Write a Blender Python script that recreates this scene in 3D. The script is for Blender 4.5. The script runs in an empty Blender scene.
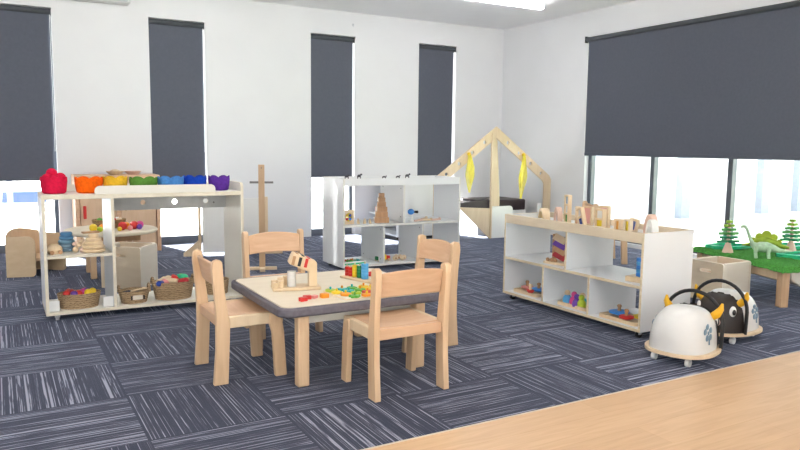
import bpy, bmesh, math, random
from mathutils import Vector, Matrix
random.seed(11)
S = bpy.context.scene
C = S.collection
PI = math.pi
def R(d): return math.radians(d)

# ------------------------------------------------------------------ materials
MATS = {}
def nodes(name):
    m = bpy.data.materials.new(name); m.use_nodes = True
    nt = m.node_tree; b = nt.nodes['Principled BSDF']
    return m, nt, b
def new(nt, t, **kw):
    n = nt.nodes.new(t)
    for k, v in kw.items(): setattr(n, k, v)
    return n
def ramp(nt, fac, stops):
    r = new(nt, 'ShaderNodeValToRGB'); e = r.color_ramp.elements
    e[0].position, e[0].color = stops[0][0], (*stops[0][1], 1)
    e[1].position, e[1].color = stops[1][0], (*stops[1][1], 1)
    for p, c in stops[2:]:
        x = e.new(p); x.color = (*c, 1)
    nt.links.new(fac, r.inputs['Fac']); return r.outputs['Color']
def plain(name, col, rough=.5, spec=.4, var=.06, scale=18, bump=0, sheen=0):
    if name in MATS: return MATS[name]
    m, nt, b = nodes(name)
    tc = new(nt, 'ShaderNodeTexCoord'); n = new(nt, 'ShaderNodeTexNoise')
    n.inputs['Scale'].default_value = scale; n.inputs['Detail'].default_value = 3
    nt.links.new(tc.outputs['Object'], n.inputs['Vector'])
    lo = tuple(c*(1-var) for c in col); hi = tuple(min(1, c*(1+var)) for c in col)
    nt.links.new(ramp(nt, n.outputs['Fac'], [(.3, lo), (.7, hi)]), b.inputs['Base Color'])
    b.inputs['Roughness'].default_value = rough; b.inputs['Specular IOR Level'].default_value = spec
    if sheen: b.inputs['Sheen Weight'].default_value = sheen
    if bump:
        bp = new(nt, 'ShaderNodeBump'); bp.inputs['Strength'].default_value = bump; bp.inputs['Distance'].default_value = .004
        nt.links.new(n.outputs['Fac'], bp.inputs['Height']); nt.links.new(bp.outputs['Normal'], b.inputs['Normal'])
    MATS[name] = m; return m
def wood(name, a, c, stretch=(40, 40, 3), rough=.42):
    if name in MATS: return MATS[name]
    m, nt, b = nodes(name)
    tc = new(nt, 'ShaderNodeTexCoord'); mp = new(nt, 'ShaderNodeMapping'); mp.inputs['Scale'].default_value = stretch
    n = new(nt, 'ShaderNodeTexNoise'); n.inputs['Scale'].default_value = 1.2; n.inputs['Detail'].default_value = 5; n.inputs['Distortion'].default_value = .6
    nt.links.new(tc.outputs['Object'], mp.inputs['Vector']); nt.links.new(mp.outputs['Vector'], n.inputs['Vector'])
    nt.links.new(ramp(nt, n.outputs['Fac'], [(.3, a), (.72, c)]), b.inputs['Base Color'])
    b.inputs['Roughness'].default_value = rough
    MATS[name] = m; return m
def emit(name, col, st):
    m, nt, b = nodes(name)
    b.inputs['Base Color'].default_value = (.9, .9, .9, 1)
    b.inputs['Emission Color'].default_value = (*col, 1); b.inputs['Emission Strength'].default_value = st
    return m
def thin_glass(name, tint=(1, 1, 1), gloss=.06):
    m, nt, b = nodes(name); nt.nodes.remove(b)
    o = nt.nodes['Material Output']
    t = new(nt, 'ShaderNodeBsdfTransparent'); t.inputs['Color'].default_value = (*tint, 1)
    g = new(nt, 'ShaderNodeBsdfGlossy'); g.inputs['Roughness'].default_value = .02
    x = new(nt, 'ShaderNodeMixShader'); x.inputs[0].default_value = gloss
    nt.links.new(t.outputs[0], x.inputs[1]); nt.links.new(g.outputs[0], x.inputs[2]); nt.links.new(x.outputs[0], o.inputs['Surface'])
    return m
def sheer(name, col, alpha):
    m, nt, b = nodes(name); o = nt.nodes['Material Output']
    b.inputs['Base Color'].default_value = (*col, 1); b.inputs['Roughness'].default_value = .6
    b.inputs['Transmission Weight'].default_value = 0
    t = new(nt, 'ShaderNodeBsdfTransparent'); tl = new(nt, 'ShaderNodeBsdfTranslucent'); tl.inputs['Color'].default_value = (*col, 1)
    m1 = new(nt, 'ShaderNodeMixShader'); m1.inputs[0].default_value = .45
    nt.links.new(b.outputs[0], m1.inputs[1]); nt.links.new(tl.outputs[0], m1.inputs[2])
    m2 = new(nt, 'ShaderNodeMixShader'); m2.inputs[0].default_value = alpha
    nt.links.new(t.outputs[0], m2.inputs[1]); nt.links.new(m1.outputs[0], m2.inputs[2]); nt.links.new(m2.outputs[0], o.inputs['Surface'])
    return m
def mth(nt, op, a, b=None, c=None):
    n = new(nt, 'ShaderNodeMath', operation=op)
    for i, v in enumerate((a, b, c)):
        if v is None: continue
        if isinstance(v, (int, float)): n.inputs[i].default_value = v
        else: nt.links.new(v, n.inputs[i])
    return n.outputs[0]
def carpet():
    m, nt, b = nodes('carpet_tiles')
    g = new(nt, 'ShaderNodeNewGeometry'); s = new(nt, 'ShaderNodeSeparateXYZ'); nt.links.new(g.outputs['Position'], s.inputs[0])
    u = mth(nt, 'DIVIDE', mth(nt, 'SUBTRACT', s.outputs[0], .422), .5)
    v = mth(nt, 'DIVIDE', mth(nt, 'SUBTRACT', s.outputs[1], 2.485), .5)
    fu, fv = mth(nt, 'FLOOR', u), mth(nt, 'FLOOR', v)
    par = mth(nt, 'FLOORED_MODULO', mth(nt, 'ADD', fu, fv), 2)
    def mix(a, c, f): return mth(nt, 'ADD', mth(nt, 'MULTIPLY', a, mth(nt, 'SUBTRACT', 1, f)), mth(nt, 'MULTIPLY', c, f))
    across, along = mix(u, v, par), mix(v, u, par)
    cell = mth(nt, 'ADD', mth(nt, 'MULTIPLY', fu, 7.31), mth(nt, 'MULTIPLY', fv, 3.77))
    def tex(sa, sl, off, det=1.5):
        cm = new(nt, 'ShaderNodeCombineXYZ')
        nt.links.new(mth(nt, 'MULTIPLY', across, sa), cm.inputs[0]); nt.links.new(mth(nt, 'MULTIPLY', along, sl), cm.inputs[1])
        nt.links.new(mth(nt, 'ADD', cell, off), cm.inputs[2])
        n = new(nt, 'ShaderNodeTexNoise'); n.inputs['Scale'].default_value = 1; n.inputs['Detail'].default_value = det
        nt.links.new(cm.outputs[0], n.inputs['Vector']); return n.outputs['Fac']
    n1 = tex(78, .12, 0, 0); n2 = tex(130, .3, 5, 0); n3 = tex(10, .7, 9); k1 = tex(40, 2.6, 13, 1); k2 = tex(80, 5, 17, 1)
    def stp(x, a, c):
        mr = new(nt, 'ShaderNodeMapRange'); mr.inputs[1].default_value = a; mr.inputs[2].default_value = c; nt.links.new(x, mr.inputs[0]); return mr.outputs[0]
    l1 = mth(nt, 'MULTIPLY', stp(n1, .585, .645), mth(nt, 'ADD', .25, mth(nt, 'MULTIPLY', stp(k1, .40, .52), .85)))
    l2 = mth(nt, 'MULTIPLY', stp(n2, .55, .70), mth(nt, 'MULTIPLY', stp(k2, .40, .60), .6))
    f = mth(nt, 'MAXIMUM', l1, l2)
    f = mth(nt, 'ADD', f, mth(nt, 'MULTIPLY', stp(n3, .3, .8), .12))
    fine = new(nt, 'ShaderNodeTexNoise'); fine.inputs['Scale'].default_value = 240; fine.inputs['Detail'].default_value = 2
    nt.links.new(g.outputs['Position'], fine.inputs['Vector'])
    f = mth(nt, 'MULTIPLY', f, mth(nt, 'ADD', .45, fine.outputs['Fac']))
    # joints between tiles
    eu = mth(nt, 'ABSOLUTE', mth(nt, 'SUBTRACT', mth(nt, 'FRACT', u), .5)); ev = mth(nt, 'ABSOLUTE', mth(nt, 'SUBTRACT', mth(nt, 'FRACT', v), .5))
    seam = mth(nt, 'GREATER_THAN', mth(nt, 'MAXIMUM', eu, ev), .492)
    f = mth(nt, 'MULTIPLY', f, mth(nt, 'SUBTRACT', 1, mth(nt, 'MULTIPLY', seam, .8)))
    nt.links.new(ramp(nt, f, [(0, (.015, .016, .029)), (1, (.34, .35, .43)), (.35, (.060, .063, .090))]), b.inputs['Base Color'])
    b.inputs['Roughness'].default_value = .93; b.inputs['Specular IOR Level'].default_value = .25
    b.inputs['Sheen Weight'].default_value = .25; b.inputs['Sheen Tint'].default_value = (.55, .65, .95, 1)  # bluish sheen tint stands in for sky reflection on the far carpet
    bp = new(nt, 'ShaderNodeBump'); bp.inputs['Strength'].default_value = .35; bp.inputs['Distance'].default_value = .004
    nt.links.new(mth(nt, 'ADD', f, fine.outputs['Fac']), bp.inputs['Height']); nt.links.new(bp.outputs['Normal'], b.inputs['Normal'])
    return m
def planks():
    m, nt, b = nodes('oak_planks')
    g = new(nt, 'ShaderNodeNewGeometry')
    br = new(nt, 'ShaderNodeTexBrick'); br.inputs['Scale'].default_value = 1
    br.inputs['Brick Width'].default_value = 1.25; br.inputs['Row Height'].default_value = .16; br.inputs['Mortar Size'].default_value = .0012
    br.offset = .37
    br.inputs['Color1'].default_value = (.635, .42, .245, 1); br.inputs['Color2'].default_value = (.70, .475, .285, 1); br.inputs['Mortar'].default_value = (.60, .38, .20, 1)
    nt.links.new(g.outputs['Position'], br.inputs['Vector'])
    mp = new(nt, 'ShaderNodeMapping'); mp.inputs['Scale'].default_value = (2.2, 26, 1)
    n = new(nt, 'ShaderNodeTexNoise'); n.inputs['Scale'].default_value = 1.4; n.inputs['Detail'].default_value = 6; n.inputs['Distortion'].default_value = 1.2
    nt.links.new(g.outputs['Position'], mp.inputs['Vector']); nt.links.new(mp.outputs['Vector'], n.inputs['Vector'])
    mx = new(nt, 'ShaderNodeMixRGB', blend_type='MULTIPLY'); mx.inputs[0].default_value = .55
    nt.links.new(br.outputs['Color'], mx.inputs[1]); nt.links.new(ramp(nt, n.outputs['Fac'], [(.3, (.78, .70, .62)), (.65, (1, 1, 1))]), mx.inputs[2])
    nt.links.new(mx.outputs[0], b.inputs['Base Color']); b.inputs['Roughness'].default_value = .38
    return m
def weave(name, a, c):
    m, nt, b = nodes(name)
    tc = new(nt, 'ShaderNodeTexCoord')
    w = new(nt, 'ShaderNodeTexWave', wave_type='BANDS', bands_direction='Z'); w.inputs['Scale'].default_value = 26; w.inputs['Distortion'].default_value = 5; w.inputs['Detail'].default_value = 2; w.inputs['Detail Scale'].default_value = 3
    nt.links.new(tc.outputs['Object'], w.inputs['Vector'])
    n = new(nt, 'ShaderNodeTexNoise'); n.inputs['Scale'].default_value = 90; nt.links.new(tc.outputs['Object'], n.inputs['Vector'])
    f = mth(nt, 'MULTIPLY', mth(nt, 'ADD', w.outputs['Fac'], n.outputs['Fac']), .6)
    nt.links.new(ramp(nt, f, [(.15, a), (.8, c)]), b.inputs['Base Color']); b.inputs['Roughness'].default_value = .8
    bp = new(nt, 'ShaderNodeBump'); bp.inputs['Strength'].default_value = .8; bp.inputs['Distance'].default_value = .004
    nt.links.new(f, bp.inputs['Height']); nt.links.new(bp.outputs['Normal'], b.inputs['Normal'])
    return m

WALL = plain('wall_paint', (.765, .77, .785), .75, .2, .012, 3)
CEIL = plain('ceiling_paint', (.93, .93, .945), .8, .2, .01, 3)
TRIMW = plain('white_trim', (.75, .75, .75), .5, .3, .02)
ALU = plain('grey_aluminium', (.10, .115, .14), .4, .5, .05)
BLIND = plain('charcoal_blind', (.105, .114, .145), .8, .2, .04, 40)
BLINDD = plain('dark_rail', (.055, .062, .072), .5, .4, .05)
LAM = plain('white_laminate', (.785, .80, .815), .35, .4, .015, 4)
LAMC = plain('cream_laminate', (.78, .755, .68), .4, .4, .02, 4)
PLY = wood('birch_edge', (.66, .54, .37), (.80, .69, .50), (6, 6, 60))
PLYR = wood('birch_rail', (.70, .585, .43), (.78, .67, .51), (4, 30, 30))
BEECH = wood('beech', (.68, .455, .275), (.77, .545, .345), (34, 34, 3.5))
BEECHH = wood('beech_across', (.66, .405, .245), (.75, .50, .32), (3.5, 34, 34))
BEECHP = wood('pale_beech', (.72, .55, .36), (.80, .64, .45), (20, 20, 3))
BEECHD = wood('warm_brown_wood', (.42, .22, .105), (.56, .33, .17), (30, 30, 4))
TOYW = wood('toy_wood', (.70, .53, .33), (.80, .63, .42), (30, 30, 8))
MAPLE = wood('maple_top', (.74, .66, .52), (.80, .72, .58), (3, 22, 22))
BUMP = plain('grey_vinyl_edge', (.135, .125, .15), .55, .35, .15, 60, .2)
BLACK = plain('black_rubber', (.018, .018, .02), .45, .4, .1)
WHITEP = plain('white_plastic', (.82, .82, .80), .3, .5, .01)
SHELL = plain('glossy_white_shell', (.70, .70, .69), .22, .5, .03, 6)
GREYC = plain('grey_caster', (.55, .57, .60), .4, .4, .05)
STEEL = plain('dark_steel', (.20, .19, .18), .35, .5, .05)
BASKET = weave('seagrass_weave', (.17, .105, .055), (.47, .33, .19))
BASKETD = weave('willow_weave', (.16, .09, .04), (.38, .24, .11))
CUSH = plain('dark_brown_vinyl', (.045, .03, .034), .45, .4, .1)
GRASS = plain('turf', (.07, .27, .05), .9, .1, .5, 120, .8)
GREENP = plain('emerald_plastic', (.02, .50, .24), .35, .5, .15, 20)
FLUSH = {}
def colr(name, c, rough=.4, var=.05): return plain(name, c, rough, .4, var)
RED = colr('red_paint', (.62, .035, .03)); PINKC = colr('pink_paint', (.75, .28, .27)); ORANGE = colr('orange_paint', (.85, .30, .02))
YEL = colr('yellow_paint', (.85, .60, .03)); GREEN = colr('green_paint', (.12, .42, .06)); TEAL = colr('teal_paint', (.02, .42, .44))
BLUE = colr('blue_paint', (.05, .25, .70)); DBLUE = colr('deep_blue_paint', (.02, .06, .36)); SKYB = colr('sky_blue_paint', (.10, .40, .75))
PURP = colr('purple_paint', (.14, .05, .36)); MAG = colr('magenta_paint', (.60, .06, .25)); LIME = colr('lime_paint', (.42, .55, .03)); DGREEN = colr('dark_green_paint', (.01, .20, .06))
GREYB = colr('slate_blue_paint', (.16, .25, .33)); DRED = colr('dark_red_skin', (.40, .02, .03), .3)
GLASS = thin_glass('window_glass', (.97, .985, .98)); JAR = thin_glass('clear_plastic', (.9, .9, .88), .18)

# ------------------------------------------------------------------ mesh helpers
class MB:
    def __init__(s): s.bm = bmesh.new()
    def _xf(s, verts, M):
        if M is not None: bmesh.ops.transform(s.bm, matrix=M, verts=verts)
    def box(s, x0, y0, z0, x1, y1, z1, M=None, mi=0, edge=None, thin=None):
        v = [s.bm.verts.new(p) for p in ((x0,y0,z0),(x1,y0,z0),(x1,y1,z0),(x0,y1,z0),(x0,y0,z1),(x1,y0,z1),(x1,y1,z1),(x0,y1,z1))]
        for ax, idx in ((2,(3,2,1,0)),(2,(4,5,6,7)),(1,(0,1,5,4)),(0,(1,2,6,5)),(1,(2,3,7,6)),(0,(3,0,4,7))):
            f = s.bm.faces.new([v[i] for i in idx]); f.material_index = mi if (thin is None or ax == thin) else edge
        s._xf(v, M); return s
    def cyl(s, p0, p1, r0, r1=None, n=20, mi=0):
        r1 = r0 if r1 is None else r1
        p0, p1 = Vector(p0), Vector(p1); d = p1-p0
        M = Matrix.Translation((p0+p1)/2) @ d.to_track_quat('Z', 'Y').to_matrix().to_4x4()
        r = bmesh.ops.create_cone(s.bm, cap_ends=True, segments=n, radius1=r0, radius2=r1, depth=d.length, matrix=M)
        for f in {f for v in r['verts'] for f in v.link_faces}: f.material_index = mi
        return s
    def ball(s, c, r, sc=(1,1,1), n=20, rot=None, mi=0):
        M = Matrix.Translation(c) @ (rot.to_4x4() if rot is not None else Matrix()) @ Matrix.Diagonal((*sc, 1))
        q = bmesh.ops.create_uvsphere(s.bm, u_segments=n, v_segments=max(8, n//2+2), radius=r, matrix=M)
        for f in {f for v in q['verts'] for f in v.link_faces}: f.material_index = mi
        return s
    def lathe(s, prof, n=32, c=(0,0,0), sx=1, sy=1, fn=None, closed=False):
        rings = []
        for j, (r, z) in enumerate(prof):
            ring = []
            for i in range(n):
                a = 2*PI*i/n; rr, zz = (r, z) if fn is None else fn(j, r, z, a)
                ring.append(s.bm.verts.new((c[0]+rr*math.cos(a)*sx, c[1]+rr*math.sin(a)*sy, c[2]+zz)))
            rings.append(ring)
        L = len(rings)
        for j in range(L if closed else L-1):
            A, B = rings[j], rings[(j+1) % L]
            for i in range(n): s.bm.faces.new((A[i], A[(i+1)%n], B[(i+1)%n], B[i]))
        if not closed:
            if prof[0][0] > 1e-5: s.bm.faces.new(rings[0][::-1])
            if prof[-1][0] > 1e-5: s.bm.faces.new(rings[-1])
        return s
    def torus(s, c, R0, r, n=28, m=10, M=None, sx=1, sy=1):
        prof = [(R0+r*math.cos(2*PI*k/m), r*math.sin(2*PI*k/m)) for k in range(m)]
        k0 = len(s.bm.verts); s.lathe(prof, n, (0,0,0), sx, sy, closed=True)
        s.bm.verts.ensure_lookup_table(); vs = s.bm.verts[k0:]
        T = Matrix.Translation(c) @ (M if M is not None else Matrix()); s._xf(list(vs), T); return s
    def tube(s, pts, r, n=10, caps=True):
        pts = [Vector(p) for p in pts]; rs = r if isinstance(r, (list, tuple)) else [r]*len(pts)
        rings = []; up = Vector((0,0,1)); prev = None
        for i, p in enumerate(pts):
            t = (pts[min(i+1, len(pts)-1)]-pts[max(i-1, 0)]).normalized()
            if prev is None:
                a = t.cross(up if abs(t.z) < .95 else Vector((1,0,0))).normalized()
            else: a = (prev - t*prev.dot(t)).normalized()
            prev = a; b2 = t.cross(a)
            rings.append([s.bm.verts.new(p + (a*math.cos(2*PI*k/n)+b2*math.sin(2*PI*k/n))*rs[i]) for k in range(n)])
        for A, B in zip(rings, rings[1:]):
            for k in range(n): s.bm.faces.new((A[k], A[(k+1)%n], B[(k+1)%n], B[k]))
        if caps: s.bm.faces.new(rings[0][::-1]); s.bm.faces.new(rings[-1])
        return s
    def plate(s, outline, t, holes=(), M=None, mi=0, edge=None):
        """2D outline (x, z) filled, thickness t along +y, holes = lists of points."""
        b = bmesh.new(); es = []
        for loop in [outline, *holes]:
            vs = [b.verts.new((p[0], 0, p[1])) for p in loop]
            es += [b.edges.new((vs[i], vs[(i+1) % len(vs)])) for i in range(len(vs))]
        bmesh.ops.triangle_fill(b, use_beauty=True, use_dissolve=False, edges=es)
        fs = list(b.faces)
        ex = bmesh.ops.extrude_face_region(b, geom=fs)
        bmesh.ops.translate(b, vec=(0, t, 0), verts=[g for g in ex['geom'] if isinstance(g, bmesh.types.BMVert)])
        bmesh.ops.recalc_face_normals(b, faces=b.faces)
        for f in b.faces: f.material_index = mi if (edge is None or abs(f.normal.y) > .7) else edge
        if M is not None: bmesh.ops.transform(b, matrix=M, verts=b.verts)
        me = bpy.data.meshes.new('tmp'); b.to_mesh(me); b.free(); s.bm.from_mesh(me); bpy.data.meshes.remove(me); return s
def rr(x0, z0, x1, z1, r, n=6):
    out = []
    rs = r if isinstance(r, (list, tuple)) else (r,)*4   # bl, br, tr, tl
    for (cx, cz, a0, q) in ((x0+rs[0], z0+rs[0], 180, rs[0]), (x1-rs[1], z0+rs[1], 270, rs[1]), (x1-rs[2], z1-rs[2], 0, rs[2]), (x0+rs[3], z1-rs[3], 90, rs[3])):
        if q <= 1e-6: out.append((cx, cz)); continue
        for k in range(n+1):
            a = R(a0+90*k/n); out.append((cx+q*math.cos(a), cz+q*math.sin(a)))
    return out
def circ(x, z, r, n=18): return [(x+r*math.cos(2*PI*k/n), z+r*math.sin(2*PI*k/n)) for k in range(n)]

def obj(name, mb, mats, parent=None, bevel=0, loc=None, rotz=0, label=None, smooth=True, subsurf=0):
    bm = mb.bm if isinstance(mb, MB) else mb
    bmesh.ops.recalc_face_normals(bm, faces=bm.faces)
    me = bpy.data.meshes.new(name); bm.to_mesh(me); bm.free()
    for m in (mats if isinstance(mats, (list, tuple)) else [mats]): me.materials.append(m)
    if smooth:
        me.shade_smooth(); me.set_sharp_from_angle(angle=R(38))
    o = bpy.data.objects.new(name, me); C.objects.link(o)
    if loc is not None: o.location = loc
    o.rotation_euler.z = rotz
    if parent is not None: o.parent = parent
    if bevel:
        b = o.modifiers.new('Bevel', 'BEVEL'); b.width = bevel; b.segments = 2; b.limit_method = 'ANGLE'; b.angle_limit = R(40)
    if subsurf:
        b = o.modifiers.new('Subdivision', 'SUBSURF'); b.levels = subsurf; b.render_levels = subsurf
    if label: o['label'] = label
    return o
def tag(o, label, cat, group=None):
    o['label'] = label; o['category'] = cat
    if group: o['group'] = group
    return o
def thing(name, label, cat, loc=(0,0,0), rotz=0, group=None):
    o = bpy.data.objects.new(name, None); o.empty_display_size = .05; C.objects.link(o)
    o.location = loc; o.rotation_euler.z = rotz
    return tag(o, label, cat, group)
def struct(o): o['kind'] = 'structure'; return o
def dup(root, loc, rotz, label, group=None):
    r = root.copy(); C.objects.link(r); r.location = loc; r.rotation_euler.z = rotz; r['label'] = label
    if group: r['group'] = group
    for ch in list(root.children):
        c = ch.copy(); C.objects.link(c); c.parent = r
        for g in list(ch.children):
            d = g.copy(); C.objects.link(d); d.parent = c
    return r

# ------------------------------------------------------------------ room shell
XW, YW, HC = 5.757, 7.43, 2.54
XL, YF, YB = -3.6, -3.2, 2.068
WT = .16
struct(obj('floor', MB().box(XL, YB, -.06, XW+WT, YW+WT, 0), carpet()))
struct(obj('floor_timber', MB().box(XL, YF, -.06, XW+WT, YB-.006, -.001), planks()))
struct(obj('trim_1', MB().box(XL, YB-.006, -.06, XW, YB, .0015), plain('pale_joint_strip', (.62, .55, .47), .5)))
struct(obj('ceiling', MB().box(XL, YF, HC, XW+WT, YW+WT, HC+.1), CEIL))
WZ = 2.272
wins = [(-.05, .502), (1.364, 1.915), (3.083, 3.63), (4.483, 5.029)]
far_wins = [(-1.80, -1.25)]
b = MB(); xs = XL
for (x0, x1) in far_wins + wins:
    b.box(xs, YW, 0, x0, YW+WT, HC); b.box(x0, YW, WZ, x1, YW+WT, HC); xs = x1
b.box(xs, YW, 0, XW+WT, YW+WT, HC)
struct(obj('wall_back', b, WALL))
RY0, RY1, RZ0 = 1.45, 5.90, .04
struct(obj('wall_right', MB().box(XW, YF, 0, XW+WT, RY0, HC).box(XW, RY1, 0, XW+WT, YW, HC).box(XW, RY0, 2.255, XW+WT, RY1, HC).box(XW, RY0, 0, XW+WT, RY1, RZ0), WALL))
ly0, ly1 = -2.6, .8
struct(obj('wall_left', MB().box(XL-.1, YF, 0, XL, ly0, HC).box(XL-.1, ly1, 0, XL, YW+WT, HC).box(XL-.1, ly0, 2.3, XL, ly1, HC), WALL))
b = MB(); pn = [ly0+.03+(ly1-ly0-.06)*k/5 for k in range(6)]
b.box(XL-.08, ly0, 0, XL-.03, ly1, .05); b.box(XL-.08, ly0, 2.25, XL-.03, ly1, 2.3)
for y in pn: b.box(XL-.08, y-.03, .05, XL-.03, y+.03, 2.25)
w = struct(obj('window_8', b, ALU))  # added glazing out of view, lets in daylight to fill the room
for y0, y1 in zip(pn, pn[1:]): obj('pane', MB().box(XL-.058, y0+.03, .05, XL-.052, y1-.03, 2.25), GLASS, w)
gx0, gx1 = -2.2, 3.6
struct(obj('wall_front', MB().box(XL-.1, YF-.1, 0, gx0, YF, HC).box(gx1, YF-.1, 0, XW+WT, YF, HC).box(gx0, YF-.1, 2.3, gx1, YF, HC), WALL))
b = MB(); pn = [gx0+.03+(gx1-gx0-.06)*k/6 for k in range(7)]
b.box(gx0, YF-.08, 0, gx1, YF-.03, .05); b.box(gx0, YF-.08, 2.25, gx1, YF-.03, 2.3)
for x in pn: b.box(x-.03, YF-.08, .05, x+.03, YF-.03, 2.25)
w = struct(obj('window_7', b, ALU))  # added glazing behind the camera, soft frontal daylight fill
for x0, x1 in zip(pn, pn[1:]): obj('pane', MB().box(x0+.03, YF-.058, .05, x1-.03, YF-.052, 2.25), GLASS, w)
b = MB(); xs = XL
for (x0, x1) in far_wins + wins:
    b.box(xs, YW-.010, 0, x0-.004, YW, .055); xs = x1+.004
b.box(xs, YW-.010, 0, XW, YW, .055)
struct(obj('baseboard_back', b, TRIMW))
struct(obj('baseboard_right', MB().box(XW-.010, RY1+.01, 0, XW, YW-.012, .055), TRIMW))

def roller(x0, x1, zt, zb, y, label, side=1):
    t = thing('roller_blind', label, 'blind', ((x0+x1)/2, y, 0), 0, 'charcoal roller blinds in the tall windows')
    w = (x1-x0)/2
    obj('fabric', MB().box(-w+.006, .012, zb, w-.028, .015, zt-.03), BLIND, t)
    obj('roller_tube', MB().cyl((-w+.004, .022, zt-.034), (w-.004, .022, zt-.034), .028, n=20), BLINDD, t)
    obj('bottom_rail', MB().box(-w+.006, .007, zb-.018, w-.028, .020, zb+.004), BLIND, t, .003)
    obj('end_bracket', MB().box(w-.006, -.006, zt-.066, w-.001, .05, zt-.006), BLACK, t)
    obj('pull_chain', MB().tube([(w-.012, .012, zt-.05), (w-.012, .012, .95)], .0022, 6), WHITEP, t)
    return t
allw = far_wins + wins
names = ['charcoal roller blind in the tall window left of view', 'charcoal roller blind at far left, above the red scalloped bowl', 'charcoal roller blind behind the green and blue scalloped bowls',
         'charcoal roller blind left of the tall white shelf, right of wooden cross', 'charcoal roller blind nearest the room corner, beside the wooden house frame']
for i, (x0, x1) in enumerate(allw):
    fr = MB(); yg = YW+.10; f = .035
    fr.box(x0, yg-.025, 0, x1, yg+.025, .075); fr.box(x0, yg-.025, WZ-f, x1, yg+.025, WZ)
    fr.box(x0, yg-.025, .075, x0+f, yg+.025, WZ-f); fr.box(x1-f, yg-.025, .075, x1, yg+.025, WZ-f)
    w = struct(obj('window_%d' % (i+1), fr, ALU))
    g = obj('pane', MB().box(x0+f, yg-.003, .075, x1-f, yg+.003, WZ-f), GLASS, w)
    if i == 0:
        roller(x0, x1, WZ, .69, YW+.02, names[i])
    else: roller(x0, x1, WZ, .69, YW+.02, names[i])
# big window on the right
b = MB(); f = .05; xg = XW+.09
b.box(xg-.03, RY0, RZ0, xg+.03, RY1, RZ0+.05); b.box(xg-.03, RY0, 2.2, xg+.03, RY1, 2.255)
mull = [RY1-.025, 5.0, 4.115, 3.23, 2.345, RY0+.025]
for y in mull: b.box(xg-.03, y-.025, RZ0+.05, xg+.03, y+.025, 2.2)
w = struct(obj('window_6', b, ALU))
for y0, y1 in zip(mull[1:], mull): obj('pane', MB().box(xg-.003, y0+.025, RZ0+.05, xg+.003, y1-.025, 2.2), GLASS, w)
t = thing('roller_blind', 'wide charcoal roller blind across the right-hand window wall', 'blind', (XW-.03, (RY0+RY1)/2, 0))
h = (RY1-RY0)/2
obj('fabric', MB().box(-.004, -h-.02, .985, -.001, h-.03, 2.22), BLIND, t)
obj('roller_tube', MB().cyl((.0, -h-.02, 2.225), (0, h+.0, 2.225), .026), BLINDD, t)
obj('bottom_rail', MB().box(-.010, -h-.02, .955, .006, h-.03, .99), BLIND, t, .003)
obj('end_bracket', MB().box(-.026, h+.0, 2.19, .03, h+.012, 2.258), BLACK, t)
obj('pull_chain', MB().tube([(.0, h-.014, 2.2), (.0, h-.014, .95)], .0022, 6), WHITEP, t)

# ceiling battens
LITE = emit('tube_diffuser', (1, .995, 1), 9)
def batten(x, y, L, label):
    t = thing('ceiling_light', label, 'ceiling light', (x, y, HC), 0, 'white ceiling battens')
    obj('housing', MB().box(-L/2, -.028, -.03, L/2, .028, 0), WHITEP, t, .004)
    obj('diffuser', MB().plate([(-.040, -.022), (-.042, -.052), (-.026, -.068), (.026, -.068), (.042, -.052), (.040, -.022)], L-.03, M=Matrix.Translation((L/2-.015, 0, 0)) @ Matrix.Rotation(R(90), 4, 'Z')), LITE, t)
    return t
batten(4.33, 5.86, 1.42, 'lit white ceiling batten at the top of view near the room corner')
for k, (x, y) in enumerate([(1.6, 5.86), (-1.2, 5.86), (4.0, 3.4), (1.2, 3.4), (-1.6, 3.4), (4.0, .9), (1.2, .9), (-1.6, .9), (4.0, -1.6), (1.2, -1.6), (-1.6, -1.6)]):  # extra battens out of view, added to brighten the room
    batten(x, y, 1.42, 'added unseen ceiling batten over the room, %s' % ['second along the window wall', 'third along the window wall', 'above the low white shelf', 'above the toddler table', 'over the left of the carpet', 'right one over the carpet edge', 'middle one over the timber', 'left one over the timber', 'rear right one over the timber', 'rear middle one over the timber', 'rear left one over the timber'][k])
t = thing('wall_air_conditioner', 'pale wall unit high between the two left-hand blinds', 'air conditioner', (.85, YW, 2.355))
obj('casing', MB().box(-.33, -.16, 0, .33, 0, .17), TRIMW, t, .015)
obj('air_flap', MB().box(-.30, -.165, .012, .30, -.15, .045), GREYC, t, .003)
t = thing('wall_hook', 'tiny grey hook on the white wall above a blind', 'hook', (3.60, YW, 2.40))
obj('back_plate', MB().box(-.010, -.006, -.016, .010, 0, .016), GREYC, t, .002)
obj('peg', MB().cyl((0, -.004, .002), (0, -.022, .008), .004), GREYC, t)

# ------------------------------------------------------------------ outside
PAV = plain('pale_paving', (.70, .70, .69), .8, .2, .06, 2)
struct(obj('ground_outside', MB().box(-60, YW+WT, -2.0, 60, 13, -.1).box(-60, 13, -2.0, 60, 90, -1.9).box(XW+WT, -40, -.16, 60, YW+WT, -.1).box(-60, -40, -.16, XL-.1, YW+WT, -.1).box(XL-.1, -40, -.16, XW+WT, YF-.1, -.1), PAV))
struct(obj('lawn_outside', MB().box(6.6, -6, -.10, 12, 5.6, -.08), plain('bright_lawn', (.52, .62, .42), .9, .1, .15, 8)))
t = thing('boundary_wall', 'sunlit white wall with pillars beyond the right-hand window', 'wall', (12, 7.9, -.1))
obj('wall_slab', MB().box(-4.2, 0, 0, 9, .12, 2.6), plain('white_render', (.8, .8, .8), .8), t)
for x in (-3.95, -2.1, .05, 1.15, 3.2, 5.2): obj('pillar', MB().box(x-.11, -.12, 0, x+.11, 0, 2.6), plain('blue_grey_pillar', (.42, .46, .54), .7), t)

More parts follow.
